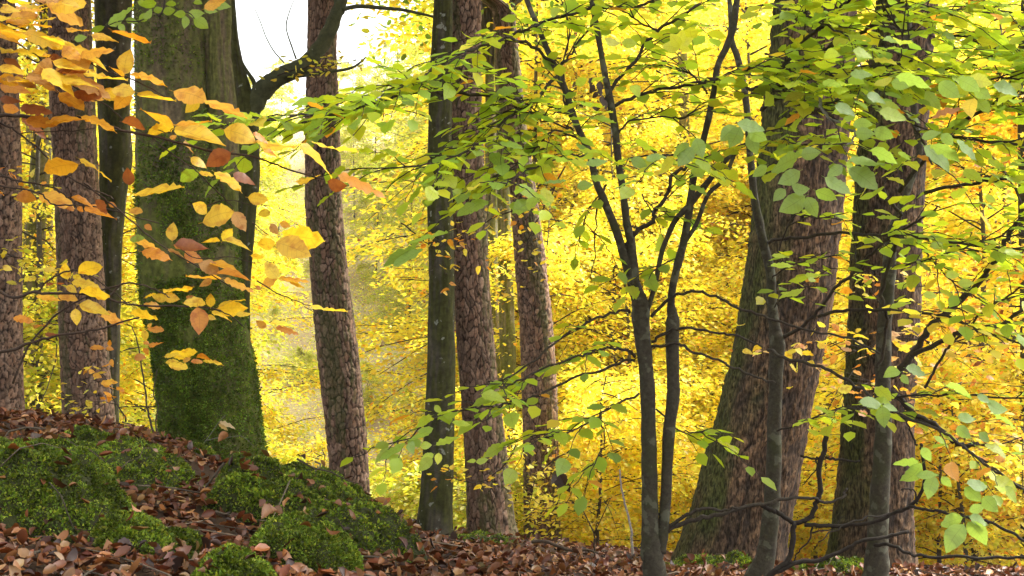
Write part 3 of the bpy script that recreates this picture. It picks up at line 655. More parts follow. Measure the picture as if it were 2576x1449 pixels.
def surf_z(x, y):
    z = g(x, y)
    for i in range(len(MS)):
        cx, cy, rx, ry, h, tn = MS[i]; near = (np.abs(x - cx) < 1) & (np.abs(y - cy) < 1)
        if np.any(near): z = np.where(near, np.maximum(z, mound_z(i, x, y)), z)
    return z
def fronds(P, Nn, L, r, cols=None, spread=.75):
    n = len(P); a = Nn + r.normal(0, spread, (n, 3)); a /= np.linalg.norm(a, axis=1, keepdims=True)
    tv = np.array([[0, .12, 0], [0, -.12, 0], [.45, .30, .10], [.45, -.30, .10], [1, 0, -.16]]); tf = (np.array([[0, 1, 3, 2]]), np.array([[2, 3, 4]]))
    c = pal(cols or [(.10, .16, .013), (.16, .225, .018), (.25, .29, .026), (.05, .07, .012)], [4, 3, 1.6, 2], n, .2, r)
    return cloud(P, a, r.normal(size=(n, 3)), L, c, tv, tf)
M_MOSSB = bark_mat('moss_body', 60, bump=1.0)
for i, (px, py, d, rx, ry, h, tn, nf, lab) in enumerate(MOUNDS):
    cx, cy = MS[i][:2]; n_g = 60; R_ = max(rx, ry) * 1.35
    X2, Y2 = np.meshgrid(np.linspace(cx - R_, cx + R_, n_g), np.linspace(cy - R_, cy + R_, n_g)); Z2 = mound_z(i, X2, Y2)
    root = thing('moss_mound', (cx, cy, float(g(cx, cy))), lab, 'moss mound', 'moss mounds on the forest floor')
    part('cushion', np.stack([X2, Y2, Z2], -1).reshape(-1, 3), grid_faces(n_g, n_g), M_MOSSB, root, np.tile([.03, .034, .009], (n_g * n_g, 1)))
    r = np.random.default_rng(500 + i); nf = int(nf * 1.35); k = nf * 3
    x, y = cx + r.uniform(-R_, R_, k), cy + r.uniform(-R_, R_, k); z = mound_z(i, x, y); gzv = g(x, y); ok = (z > gzv + .002) & (vnoise(x * 11, y * 11, z * 11, seed=77) + .5 * (vnoise(x * 40, y * 40, seed=78) - .5) > .17)
    x, y, z = x[ok][:nf], y[ok][:nf], z[ok][:nf]; e = .01
    nn = np.column_stack([-(mound_z(i, x + e, y) - z) / e, -(mound_z(i, x, y + e) - z) / e, np.ones(len(x))]); nn /= np.linalg.norm(nn, axis=1, keepdims=True)
    clump = .6 + .9 * vnoise(x * 22, y * 22, z * 22, seed=9)
    cols = [(.13, .19, .02), (.17, .22, .02), (.09, .14, .02)] if 'yellow-green' in lab else None
    if cols: cols.append((.1, .15, .02))
    ton = (.4 + 1.2 * vnoise(x * 30, y * 30, z * 30, seed=19)) * (.5 + 1.0 * vnoise(x * 9, y * 9, seed=29))
    v, f, c = fronds(np.column_stack([x, y, z - .003]), nn, r.uniform(.0065, .016, len(x)) * clump * (1 if d < 6 else 1.4), r, cols, 1.0)
    c = np.clip(c * np.repeat(ton, 5)[:, None], .003, .5)
    part('fronds', v, f, M_FROND, root, c, kind='stuff')
# moss on the giant trunk
r = np.random.default_rng(600); vn = vD; nt_ = 150
cxv, cyv, zvv, rrv = trkD
k = r.integers(0, len(vn), 170000); P = vn[k] + r.normal(0, .006, (170000, 3)); z = P[:, 2]
ci = np.interp(z, zvv, cxv); cj = np.interp(z, zvv, cyv); nn = np.column_stack([P[:, 0] - ci, P[:, 1] - cj, np.full(len(P), .15)]); nn /= np.linalg.norm(nn, axis=1, keepdims=True)
dens = np.clip(sstep(3.9, 1.7, z) + .12, 0, 1) * sstep(.3, .55, vnoise(P[:, 0] * 6, P[:, 1] * 6, z * 4, seed=3) + .35 * sstep(2.4, 1.4, z))
ok = (r.uniform(0, 1, len(P)) < dens) & (z < 5.2) & (nn[:, 1] < .45)
P, nn = P[ok], nn[ok]; print('trunk moss', len(P))
v, f, c = fronds(P, nn + [0, 0, -.35], r.uniform(.008, .022, len(P)), r, [(.085, .15, .012), (.12, .195, .015), (.165, .235, .02), (.05, .085, .009)], .75)
c = np.clip(c * np.repeat(.4 + 1.2 * vnoise(P[:, 0] * 14, P[:, 1] * 14, P[:, 2] * 11, seed=23), 5)[:, None], .003, .5)
part('moss', v, f, M_FROND, big, c, kind='stuff')

# ------------------------------------------------------------------ fallen leaves
DRY = [(.145, .045, .013), (.175, .07, .023), (.10, .026, .008), (.27, .145, .065), (.035, .013, .008), (.22, .075, .013)]; DW = [4, 4, 3, 2.2, 2, 1.2]
def fallen(n, xl, xh, yl, yh, r):
    y = r.uniform(yl, yh, n); x = r.uniform(xl, xh, n) * y / 5.0
    zs = surf_z(x, y); zg = g(x, y); on = zs > zg + .012
    keep = (~on) | (r.uniform(0, 1, n) < .2)
    soil = np.zeros(n, bool)                                   # bare dark soil below the giant trunk
    for a, b, d, rad in [(540, 1212, 5.9, .2), (500, 1200, 6.1, .14), (330, 1245, 4.9, .07)]:
        q = pt(a, b, d); soil |= np.hypot(x - q[0], (y - q[1]) * .7) < rad
    keep &= (~soil) | (r.uniform(0, 1, n) < .12)
    return x[keep], y[keep], zs[keep]
r = np.random.default_rng(801)
lv, lf, lc, off = [], [], [], 0
for n, yl, yh, hgt, sz in [(16000, 2.7, 7.0, .035, .046), (9000, 7.0, 13.0, .03, .055)]:
    x, y, z = fallen(n, -2.4, 2.9, yl, yh, r); k = len(x)
    P = np.column_stack([x, y, z + r.uniform(-.005, hgt, k)]); A = r.normal(size=(k, 3)); A[:, 2] *= .5; nn = np.tile([0, 0, 1.], (k, 1)) + r.normal(0, .5, (k, 3)); L = r.uniform(.65, 1.3, k) * sz; C = pal(DRY, DW, k, .25, r)
    for q in range(4):
        sl_ = slice(q, None, 4); v, f, c = cloud(P[sl_], A[sl_], nn[sl_], L[sl_], C[sl_], *LT[q]); lv.append(v); lf.append(f[0] + off); lc.append(c); off += len(v)
add('leaf_litter', mesh_data('leaf_litter', np.vstack(lv), np.vstack(lf), M_LITTER, np.vstack(lc)), ground, kind='stuff')
mb = MB()
for q in range(170):
    yq = r.uniform(3, 9); xq = r.uniform(-2.2, 2.6) * yq / 5; an = r.uniform(0, 6.28); ln = r.uniform(.06, .3) * (2 if q % 9 == 0 else 1); tt = np.linspace(-.5, .5, 5)
    px_ = xq + np.cos(an) * ln * tt + r.normal(0, .006, 5); py_ = yq + np.sin(an) * ln * tt + r.normal(0, .006, 5)
    mb.tube(np.column_stack([px_, py_, surf_z(px_, py_) + .035 + r.uniform(-.01, .02)]), np.linspace(.0035, .0015, 5) * r.uniform(.6, 1.6), 4, 0, 0, np.array([.09, .07, .05]) * r.uniform(.5, 2.2))
mb.build('twig_litter', M_TWIG, ground, kind='stuff')
x, y, z = fallen(520, -2.15, 1.0, 3.0, 6.8, r); x, y, z = x[:300], y[:300], z[:300]
for i in range(len(x)):
    a = np.append(r.normal(size=2), 0); a /= np.linalg.norm(a); a[2] = r.normal(0, .25); wd = np.cross([r.normal(0, .35), r.normal(0, .35), 1], a)
    place_leaf('fallen_leaf', DLEAF[i % 12], np.array([x[i], y[i], z[i] + .03 + r.uniform(0, .015)]) - a * .03, a, wd, r.uniform(.04, .068), pal(DRY, DW, 1, .18, r)[0], ground)

# ------------------------------------------------------------------ green saplings
SAPC = (.050, .043, .030)
nleaf = [0]; LEAFSEQ = {}
GCOL = [(.47, .61, .035), (.39, .55, .04), (.54, .63, .035), (.30, .45, .06), (.62, .63, .04)]; GW = [4, 4, 3, 2, .7]
class Sapling:
    def __init__(s, name, px, py, d, label):
        p = pt(px, py, d); s.root = thing(name, (p[0], p[1], float(g(p[0], p[1]))), label, 'tree', None); s.d = d; s.leaves = []; s.tw = MB()
    def stem(s, rows, name='stem', ns=14):
        path = catmull([pt(a, b, s.d + (e[0] if e else 0)) for a, b, w_, *e in rows], 6); ww = np.interp(np.linspace(0, len(rows) - 1, len(path)), range(len(rows)), [q[2] for q in rows])
        mb = MB().tube(path, ww / 2 * s.d / F, ns, .14, random.randint(0, 99), SAPC); mb.build(name, M_SAP, s.root); return path
    def branch(s, pts, w0, w1, d0=None, d1=None, spray=0, sub=.3, cols=None, leaf=.079, wig=.015, tcol=(.045, .036, .027), droop=.1, start=.1):
        d0 = s.d if d0 is None else d0
        path = limb(s.root, pts, w0, w1, d0, d2=d1, wig=wig, col=tcol)
        if spray: s.spray(path, spray, sub, cols, leaf, droop, start)
        return path
    def spray(s, path, nsub, sub, cols=None, leaf=.085, droop=.1, start=.1):
        """side twigs in a flat spray, leaves alternating along each"""
        L = len(path) - 1; nsub = int(nsub * 1.5)
        for k in range(nsub):
            t = start + (1 - start) * (k + random.uniform(.2, .8)) / nsub; q = t * L; i = min(int(q), L - 1); p0 = path[i] + (path[i + 1] - path[i]) * (q - i)
            tg = path[min(i + 3, L)] - path[max(i - 2, 0)]; tg /= np.linalg.norm(tg) + 1e-9
            sg = 1 if k % 2 else -1; sidev = np.cross(tg, [0, 0, 1]); sidev /= np.linalg.norm(sidev) + 1e-9
            dv = tg * random.uniform(.5, 1.0) + sidev * sg * random.uniform(.3, .9) + np.array([0, 0, random.uniform(-.35, .25)])
            dv /= np.linalg.norm(dv); ln = sub * random.uniform(.6, 1.25)
            pts_ = [p0, p0 + dv * ln * .5 + [0, 0, .01], p0 + dv * ln - [0, 0, droop * ln]]
            s.twig(pts_, cols, leaf)
    def twig(s, pts_, cols=None, leaf=.085):
        pa = catmull(pts_, 5); pa = pa + np.random.default_rng(random.randint(0, 9999)).normal(0, .004, pa.shape) * np.linspace(0, 1, len(pa))[:, None]
        s.tw.tube(pa, np.linspace(.0028, .0012, len(pa)), 4, 0, 0, (.045, .036, .027))
        ln = np.linalg.norm(pa[-1] - pa[0]); n = max(3, int(ln / .048)); tg = pa[-1] - pa[0]; tg /= np.linalg.norm(tg)
        sidev = np.cross(tg, [0, 0, 1]); sidev /= np.linalg.norm(sidev) + 1e-9
        for j in range(n):
            t = .2 + .8 * j / (n - 1); q = t * (len(pa) - 1); i = min(int(q), len(pa) - 2); p = pa[i] + (pa[i + 1] - pa[i]) * (q - i)
            last = j == n - 1; sg = 1 if j % 2 else -1
            ax = tg * (1 if last else random.uniform(.35, .8)) + (0 if last else 1) * sidev * sg * random.uniform(.6, 1) + np.array([0, 0, random.uniform(-.35, .1)])
            nrm = np.array([random.gauss(0, .33), random.gauss(-.1, .33), 1.0]); wd = np.cross(nrm, ax)
            c = pal(cols or GCOL, GW if not cols else [1] * len(cols), 1, .12)[0]
            if not cols and random.random() < .035: c = np.array(random.choice([YEL, GOLD, ORG]))
            s.leaves.append((p, ax, wd, leaf * random.uniform(.7, 1.2), c))
    def finish(s, limit=300):
        if s.tw.n: s.tw.build('twigs', M_TWIG, s.root, kind='stuff')
        s.leaves.sort(key=lambda q: -q[3] / max(.5, np.linalg.norm(q[0] - CAMP)))
        for p, ax, wd, L, c in s.leaves[:limit]: place_leaf('leaf', random.choice(GLEAF), p, ax, wd, L, c, s.root)
        rest = s.leaves[limit:]
        if rest:
            P = np.array([q[0] for q in rest]); A = np.array([q[1] for q in rest]); W = np.array([q[2] for q in rest]); nn = np.cross(A, W); nn *= np.sign(nn[:, 2:] + 1e-9)
            v, f, c = cloud(P, A, nn, np.array([q[3] for q in rest]), np.array([q[4] for q in rest]), T8v * [1, 1.15, .8], (T8q, T8t))
            part('foliage', v, f, M_MASS, s.root, c, kind='stuff')
        print(s.root['label'], len(s.leaves))
def T(tx, ty): # tile readings are three to one
    return lambda *q: [(a / 3 + 644 * tx, b / 3 + 483 * ty) for a, b in q]
# --- twin-stemmed sapling in the middle
S1 = Sapling('beech_sapling', 1645, 1440, 4.9, 'grey twin-stemmed beech sapling with green leaves left of the leaning oak'); d1 = 4.9
S1.stem([(1648,1500,66),(1647,1449,60),(1640,1390,56),(1636,1330,46),(1635,1250,41),(1633,1130,38),(1628,966,37),(1622,900,37),(1616,850,39),(1612,800,46),(1610,765,44),(1600,730,34),(1585,690,27),(1572,650,23),(1551,583,21),(1518,500,19),(1501,460,18),(1485,393,18),(1468,353,17),(1445,300,17),(1431,250,16),(1411,200,16),(1391,157,15),(1365,97,14),(1328,7,13),(1305,-60,12),(1280,-220,9)], 'trunk', 18)
S1.stem([(1612,790,30),(1604,740,26),(1598,716,25),(1588,616,23),(1575,550,19),(1568,483,18),(1565,467,18),(1555,400,18),(1548,333,18),(1541,283,20),(1528,217,17),(1515,150,15),(1501,67,14),(1488,0,13),(1475,-80,12),(1470,-220,9)])
S1.stem([(1620,810,16),(1631,773,13),(1648,716,13),(1661,650,13),(1671,616,13),(1698,556,14),(1731,520,16),(1755,490,17),(1801,433,14),(1851,377,12),(1878,362,9)])
S1.stem([(1660,1390,30),(1668,1333,29),(1676,1233,28),(1681,1100,30),(1693,1000,34),(1693,950,31),(1691,850,36),(1693,806,33),(1688,766,19),(1693,716,18),(1705,666,21),(1718,616,21),(1731,550,20),(1738,500,19),(1748,433,18),(1778,317,16),(1795,233,15),(1805,167,15),(1828,117,17),(1845,67,18),(1851,17,17),(1862,-60,14),(1868,-200,9)])
S1.stem([(1720,612,12),(1751,566,11),(1781,490,11),(1821,450,11),(1851,380,9)])
t20, t21, t22, t10, t11, t12 = T(2, 0), T(2, 1), T(2, 2), T(1, 0), T(1, 1), T(1, 2)
S1.branch(t21((850,430),(900,350),(970,280),(1060,220),(1090,120),(1170,20),(1210,-120),(1340,-200),(1430,-250)), 13, 8, spray=3, sub=.3)
S1.branch(t21((1040,940),(1200,800),(1320,760),(1460,760),(1700,870),(1932,950),(2230,1040),(2530,1100),(2780,1220)), 8, 5, 4.9, 4.6)
S1.branch(t21((1050,1140),(1180,1050),(1290,1030),(1500,1050),(1700,1090),(1900,1170)), 8, 5, 4.9, 4.7)
S1.branch(t21((1050,1170),(1250,1150),(1350,1200),(1600,1290),(1800,1380),(2000,1440)), 8, 5, 4.9, 4.6)
S1.branch(t21((900,900),(830,895),(700,930),(560,990),(380,1090),(200,1250),(0,1390),(-180,1440)), 8, 4, 4.9, 4.6, spray=2, sub=.2, start=.4)
S1.branch(t21((930,1240),(850,1190),(700,1180),(560,1220),(300,1310),(0,1440),(-100,1470)), 8, 4, 4.9, 4.5, spray=5, sub=.24, start=.25)
S1.branch(t21((920,1260),(700,1330),(400,1430),(200,1529),(0,1589),(-132,1619),(-330,1650),(-580,1700),(-780,1850),(-960,1980)), 7, 3, 4.9, 4.3, spray=9, sub=.16, start=.3, leaf=.072, droop=.0)
S1.branch(t22((960,80),(700,200),(640,260),(500,330),(380,380),(150,420)), 6, 3, 4.9, 4.6, spray=6, sub=.24)
S1.branch(t22((660,270),(700,420),(640,560),(560,640)), 4, 2, spray=3, sub=.2, start=.4)
S1.branch(t22((1100,200),(1250,350),(1380,360),(1480,400)), 5, 3, spray=4, sub=.2, start=.2)
p = S1.branch(t20((470,890),(330,810),(180,760),(0,745),(-230,720),(-530,700),(-830,715),(-980,760),(-1130,810),(-1330,850),(-1630,880),(-1932,930)), 11, 4, 4.9, 4.0, spray=22, sub=.34, start=.12)
S1.branch(t20((310,470),(180,360),(0,290),(-232,350),(-432,450),(-632,550),(-870,660),(-1080,760)), 9, 3, 4.9, 4.2, spray=14, sub=.32)
S1.branch(t20((360,560),(160,760),(0,870),(-180,1030),(-330,1140),(-580,1230),(-932,1270)), 9, 3, 4.9, 4.2, spray=15, sub=.32)
S1.branch(t20((690,790),(770,630),(900,500),(980,380),(1100,230),(1300,100),(1420,20)), 10, 7, 4.9, 5.0, spray=6, sub=.3)
S1.branch(t20((1100,230),(1000,190),(900,120),(830,80)), 6, 3, spray=3, sub=.25)
S1.branch(t20((770,810),(900,740),(1100,680),(1400,620),(1600,570),(1800,520),(1950,500)), 9, 5, 4.9, 4.7, spray=8, sub=.3)
S1.branch(t20((340,500),(390,480),(450,400),(530,280),(600,180)), 7, 4, spray=3, sub=.25)
S1.branch(t20((-100,330),(0,270),(120,210),(380,120),(600,70),(900,50),(1080,0)), 7, 7, spray=9, sub=.3)
S1.branch(t20((480,930),(400,780),(390,620),(380,480),(430,300),(440,120)), 7, 3, spray=5, sub=.28)
S1.branch(t20((470,980),(330,930),(200,840),(60,770)), 5, 3, 4.9, 4.6, spray=6, sub=.3)
S1.branch(t20((540,1060),(430,1020),(320,980),(200,1100),(50,1240),(-150,1330)), 6, 3, 4.9, 4.4, spray=9, sub=.3)
S1.branch(t20((790,1010),(920,900),(1200,880),(1310,880),(1480,760)), 5, 3, spray=4, sub=.28)
S1.branch(t20((800,1220),(950,1180),(1150,1170),(1300,1160)), 5, 3, 4.8, 4.2, spray=5, sub=.3)
S1.branch(t20((610,1190),(420,1170),(250,1230),(50,1320),(-60,1400)), 6, 3, 4.8, 4.2, spray=7, sub=.28)
S1.branch(t20((1480,700),(1350,560),(1250,520),(1000,480)), 6, 3, spray=6, sub=.26)
S1.branch(t21((1250,500),(1100,560),(980,600)), 4, 2, spray=3, sub=.2)
S1.branch(t21((700,-60),(640,120),(630,400),(600,660)), 6, 2, spray=0)
S1.branch(t21((690,-30),(560,180),(620,340)), 4, 2, spray=3, sub=.22)
S1.branch(t21((980,20),(1080,130),(1200,180)), 4, 2, spray=3, sub=.24)
S1.branch(t22((1130,1110),(1300,1000),(1430,940),(1600,950),(1700,930)), 10, 6, 4.9, 4.8)
S1.branch(t22((1140,1120),(1350,1030),(1500,1000),(1700,950),(1932,900),(2032,870),(2232,860),(2362,885),(2492,860),(2522,790)), 13, 6, 4.9, 5.0)
# dead leaves caught in the fork and hanging flakes
for q in range(9):
    a, b = 1505 + random.uniform(-16, 14), 195 + q * 9
    leaf_px(random.choice(DLEAF), a, b, a + random.uniform(-18, 16), b + random.uniform(14, 30), 16, d1 + random.uniform(-.06, .0), (.06, .03, .018), S1.root, name='withered_leaf')
# --- sapling in front of the oak
S2 = Sapling('beech_sapling', 1905, 1449, 5.6, 'slim dark sapling rising in front of the leaning oak'); d2 = 5.6
S2.stem([(1885,1510,80),(1905,1449,62),(1925,1400,48),(1938,1300,42),(1945,1200,38),(1949,1066,36),(1952,933,35),(1955,866,42),(1950,835,32),(1948,816,27),(1942,766,25),(1938,683,24),(1921,616,23),(1911,566,22),(1898,500,20),(1891,433,18),(1885,367,17),(1878,267,17),(1868,200,17),(1855,143,16),(1840,100,15),(1838,40,13),(1830,-80,11),(1825,-240,9)], 'trunk', 16)
t30, t31, t32 = T(3, 0), T(3, 1), T(3, 2)
S2.branch(t31((0,390),(60,360),(300,340),(500,310),(750,325),(950,320),(1200,350),(1500,390),(1932,435),(2100,450)), 9, 5, 5.6, 4.6, spray=8, sub=.24, start=.35)
S2.branch(t31((80,1110),(250,1020),(400,870),(530,700),(650,620),(760,490),(930,340),(1100,240),(1280,120)), 10, 5, 5.6, 5.0, spray=5, sub=.24, start=.4)
S2.branch(t31((380,940),(530,900),(800,890),(1100,905),(1350,940),(1600,1040),(1932,1150)), 9, 5, 5.4, 4.8, spray=6, sub=.24, start=.3, cols=[LIME, YEL, GOLD])
S2.branch(t31((0,1190),(180,1270),(400,1320),(580,1410),(830,1579),(1000,1679),(1300,1799),(1520,1959),(1750,2129),(1950,2260)), 9, 5, 5.4, 4.4, spray=5, sub=.22, start=.3)
S2.branch(t31((60,480),(200,180),(400,200),(640,210)), 5, 3, 5.5, 5.0, spray=3, sub=.2)
S2.branch(t31((30,650),(150,560),(300,520),(480,490)), 4, 2, 5.5, 4.9, spray=5, sub=.2, leaf=.07)
S2.branch(t31((40,860),(150,760),(280,680),(400,640)), 4, 2, 5.5, 4.9, spray=4, sub=.2, leaf=.07)
S2.branch(t32((70,350),(280,290),(450,210),(620,180),(720,190)), 5, 3, 5.5, 4.8, spray=6, sub=.18)
S2.branch(t30((-120,720),(0,680),(60,600),(100,530),(300,290),(450,150),(600,0),(700,-120)), 11, 8, 5.2, 4.6, spray=13, sub=.34)
S2.branch(t30((-60,830),(0,790),(200,620),(300,460),(500,340),(720,230),(870,130),(910,50),(1110,0)), 11, 7, 5.3, 4.6, spray=13, sub=.34)
S2.branch(t30((-160,670),(0,650),(250,610),(500,540),(700,510),(900,490),(1090,450)), 10, 6, 5.3, 4.4, spray=13, sub=.34)
S2.branch(t30((1090,450),(1040,330),(990,210),(900,100)), 6, 4, 4.6, 4.6, spray=4, sub=.3)
S2.branch(t30((0,720),(200,770),(390,800),(600,720),(720,620)), 6, 4, 5.2, 4.4, spray=9, sub=.32)
S2.branch(t30((-60,1000),(130,950),(300,870),(420,810)), 6, 4, 5.4, 4.8, spray=5, sub=.26)
S2.branch(t30((400,740),(400,800),(450,880),(600,970),(660,1000),(640,1070),(590,1100)), 8, 4, 4.6, 4.2, tcol=(.17, .165, .14), spray=3, sub=.26)
S2.branch(t30((-80,1110),(100,1060),(250,1090),(480,1100)), 5, 3, 5.4, 4.6, spray=7, sub=.26)
S2.branch(t30((-160,60),(0,40),(200,100),(450,200),(700,330),(900,370)), 6, 4, 5.2, 4.4, spray=13, sub=.34)
S2.branch(t30((-30,400),(150,480),(330,520),(560,600),(800,620)), 6, 4, 5.2, 4.4, spray=12, sub=.34)
# --- sapling in front of the dark oak
S3 = Sapling('beech_sapling', 2205, 1449, 5.6, 'grey lichen-spotted sapling stem in front of the dark upright oak'); d3 = 5.6
S3.stem([(2200,1500,84),(2205,1449,66),(2207,1380,54),(2212,1250,48),(2222,1100,44),(2220,1000,40),(2222,900,38),(2226,800,37),(2235,700,35),(2243,600,30),(2262,533,18),(2290,460,16),(2313,383,16),(2302,300,17),(2293,200,18),(2286,100,19),(2282,30,20),(2280,-80,18),(2270,-260,12)], 'trunk', 16)
S3.branch(t31((830,1330),(890,1100),(900,950),(860,850),(880,650),(930,480),(990,300),(990,150),(900,60),(860,-20)), 9, 9, 5.3, 5.2, spray=4, sub=.24)
S3.branch(t31((930,1400),(1080,1250),(1200,1050),(1300,950),(1480,790),(1620,650),(1720,500),(1820,320),(1932,180),(2050,20)), 19, 10, 5.4, 5.0, spray=8, sub=.26, start=.4)
S3.branch(t31((1080,1230),(1280,1150),(1480,1050),(1600,1030),(1750,1000),(1932,890),(2050,850)), 13, 8, 5.3, 4.9, spray=5, sub=.24, start=.3)
S3.branch(t31((1200,1470),(1300,1260),(1450,1080),(1640,900),(1800,780),(1960,700)), 7, 4, 5.2, 4.7, spray=5, sub=.24, start=.3)
S3.branch(t31((960,560),(1200,520),(1400,450),(1600,380),(1932,310)), 5, 4, 5.3, 4.8, spray=6, sub=.24)
S3.branch(t31((960,370),(1150,430),(1250,540),(1400,680),(1550,790)), 5, 3, 5.3, 4.8, spray=5, sub=.24)
S3.branch(t30((990,1440),(1150,1240),(1330,1050),(1530,880),(1720,800),(1932,700)), 12, 6, 5.2, 4.7, spray=9, sub=.32, start=.3)
S3.branch(t30((1180,1449),(1500,1390),(1750,1350),(1932,1320),(2050,1300)), 9, 8, 5.2, 4.8, spray=7, sub=.3, start=.2)
S3.branch(t30((1000,550),(1200,545),(1500,490),(1932,400),(2100,370)), 7, 5, 5.2, 4.6, spray=13, sub=.34)
S3.branch(t30((830,190),(1100,230),(1400,260),(1700,350),(1932,400),(2050,430)), 7, 5, 5.2, 4.6, spray=13, sub=.34)
S3.branch(t30((1080,620),(1250,680),(1500,640),(1750,590),(2000,600)), 6, 4, 5.2, 4.3, spray=11, sub=.32)
S3.branch(t30((1060,60),(1300,90),(1600,60),(2000,120)), 6, 4, 5.2, 4.6, spray=13, sub=.34)
S3.branch(t30((1110,980),(1300,1010),(1560,1060),(1880,1100)), 8, 6, 5.2, 4.5, spray=6, sub=.28)
S3.branch(t30((900,780),(1060,900),(1180,1080),(1240,1230)), 6, 4, 5.1, 4.3, spray=5, sub=.28)
DK = (.028, .022, .017)
S3.branch(t32((940,60),(1100,220),(1250,300),(1380,410),(1500,470),(1590,450)), 16, 10, 5.2, 4.9, tcol=DK)
S3.branch(t32((860,140),(1000,230),(1300,350),(1520,510),(1750,680),(1950,820)), 7, 5, 5.0, 4.5, tcol=DK, spray=2, sub=.2)
S3.branch(t32((930,90),(1150,85),(1500,80),(1932,110)), 6, 4, 5.2, 4.7, tcol=DK, spray=3, sub=.2)
S3.branch(t32((800,1210),(950,1230),(1150,1300),(1500,1310),(1932,1300),(2100,1290)), 9, 7, 5.0, 4.7, tcol=DK)
S3.branch(t32((1010,960),(860,990),(700,1020),(560,1080),(380,1180)), 5, 3, 5.0, 4.8, tcol=DK)
# --- bare dark dead wood leaning in the bottom right
p = pt(1950, 1440, 5.0)
DW_ = thing('dead_branch', (p[0], p[1], float(g(p[0], p[1]))), 'bare dark forked dead branch between the leaning oak and the dark oak', 'branch')
def dw(pts, w0, w1, d0=5.0, d1=None): limb(DW_, pts, w0, w1, d0, d2=d1, col=DK, wig=.01, mat=M_TWIG)
dw(t32((-60,900),(0,940),(100,980),(200,1040),(310,1010),(370,890),(400,780),(385,650),(420,520),(440,350)), 12, 13)
dw(t32((200,1040),(180,1200),(150,1330),(30,1430),(-60,1520)), 13, 15)
dw(t32((280,1060),(500,1070),(750,1050),(950,980),(1100,900),(1180,740),(1170,560),(1150,450)), 11, 7, 5.0, 4.6)
dw(t32((1060,920),(1150,940),(1300,960),(1500,1010),(1700,1050),(1880,1150),(2000,1230)), 8, 7, 4.75, 4.5)
dw(t32((30,1440),(200,1350),(380,1330),(560,1260),(720,1180),(900,1150),(1060,1110)), 13, 8)
dw(t32((330,1080),(310,1180),(220,1280),(200,1340)), 5, 3)
dw(t32((370,560),(360,650),(260,770)), 5, 2); dw(t32((440,560),(580,575),(700,585)), 8, 4); dw(t32((250,545),(320,560),(420,555)), 6, 5)
dw(t32((330,1120),(480,1090),(560,1000)), 4, 2); dw(t32((1120,900),(1100,800),(1000,800)), 5, 3); dw(t32((1130,470),(1080,360),(1020,240)), 6, 4)
# traced near leaves of the green saplings
G1, G2, G3 = (.27, .42, .09), (.42, .56, .05), (.58, .60, .05)
def tl(S, tile, d, rowsl):
    for bx, by, tx, ty, w_, c in rowsl:
        (a, b), (e, f_) = tile((bx, by), (tx, ty)); leaf_px(random.choice(GLEAF), a, b, e, f_, w_ / 3, d + random.uniform(-.08, .08), np.array(c) * random.uniform(.85, 1.15), S.root, dz=random.uniform(-.4, .2))
tl(S1, t20, 3.9, [(1700,930,1910,980,95,G1),(1690,950,1570,1070,140,G1),(1720,960,1640,1110,110,G1),(1800,1000,1850,1165,150,G1),(1780,990,1932,1060,120,G1),(1390,1040,1440,1195,140,G1),(1340,1090,1210,1180,80,G1),(1370,1110,1250,1260,120,G1),(900,1200,1020,1250,80,G1),(1010,1210,1170,1180,70,G1),(1220,1190,1115,1315,80,G3),(560,1240,720,1200,60,G1),(590,1340,740,1350,60,G1),(490,1410,610,1395,100,G1),(240,1385,420,1340,35,G1),(480,640,570,590,80,G2),(700,290,830,320,60,G3),(830,320,945,330,80,G2),(890,650,960,740,120,G2),(300,130,370,70,90,G2)])
tl(S1, t20, 4.2, [(1270,350,1190,250,130,LIME),(1270,350,1130,350,100,LIME),(1270,350,1365,290,110,LIME),(1270,350,1290,215,100,LIME),(1270,350,1350,390,70,LIME)])
tl(S1, t12, 4.0, [(1330,240,1200,310,50,G2),(1310,370,1150,430,50,G1),(1130,450,910,550,60,G1),(1180,430,1190,530,90,G1),(1350,160,1400,220,110,G2),(1240,470,1330,460,60,G2),(1360,460,1530,380,50,G2),(1340,530,1240,570,60,G2),(1330,560,1230,660,90,G2),(1380,520,1370,610,85,LIME),(1480,290,1620,290,50,G2),(1700,80,1880,110,80,G2),(1660,590,1750,560,50,G2),(1660,580,1590,580,35,G2)])
tl(S1, t11, 4.0, [(1450,310,1130,390,35,G1),(1210,420,950,520,50,G1),(1260,430,1020,575,45,G1),(1570,100,1440,130,45,G2),(1650,90,1510,180,80,G1),(1550,0,1480,-10,60,G2)])
tl(S3, t30, 4.0, [(930,620,1080,650,150,G1),(960,580,1240,640,95,G1),(800,640,940,570,60,G3),(1290,620,1450,740,150,G1),(1440,600,1600,690,130,G1),(1560,660,1680,740,110,G1),(1500,600,1700,620,90,LIME),(1700,640,1900,700,90,G1),(740,720,900,780,80,G1),(850,790,1000,810,90,G2),(840,840,1050,900,95,G2),(500,800,670,870,90,G1),(640,940,790,940,150,G1),(660,1000,800,1010,120,G1),(800,980,950,1040,110,G1),(1160,1040,1310,1000,75,G1),(1310,1010,1400,1100,85,G1),(1180,1100,1390,1270,115,G1),(1220,1090,1460,1200,90,G1),(1420,1060,1600,1190,65,G1),(770,1130,990,1220,95,G1),(980,1150,1080,1200,40,G1),(1560,740,1540,890,110,GOLD),(1240,900,1450,790,30,TAN)])
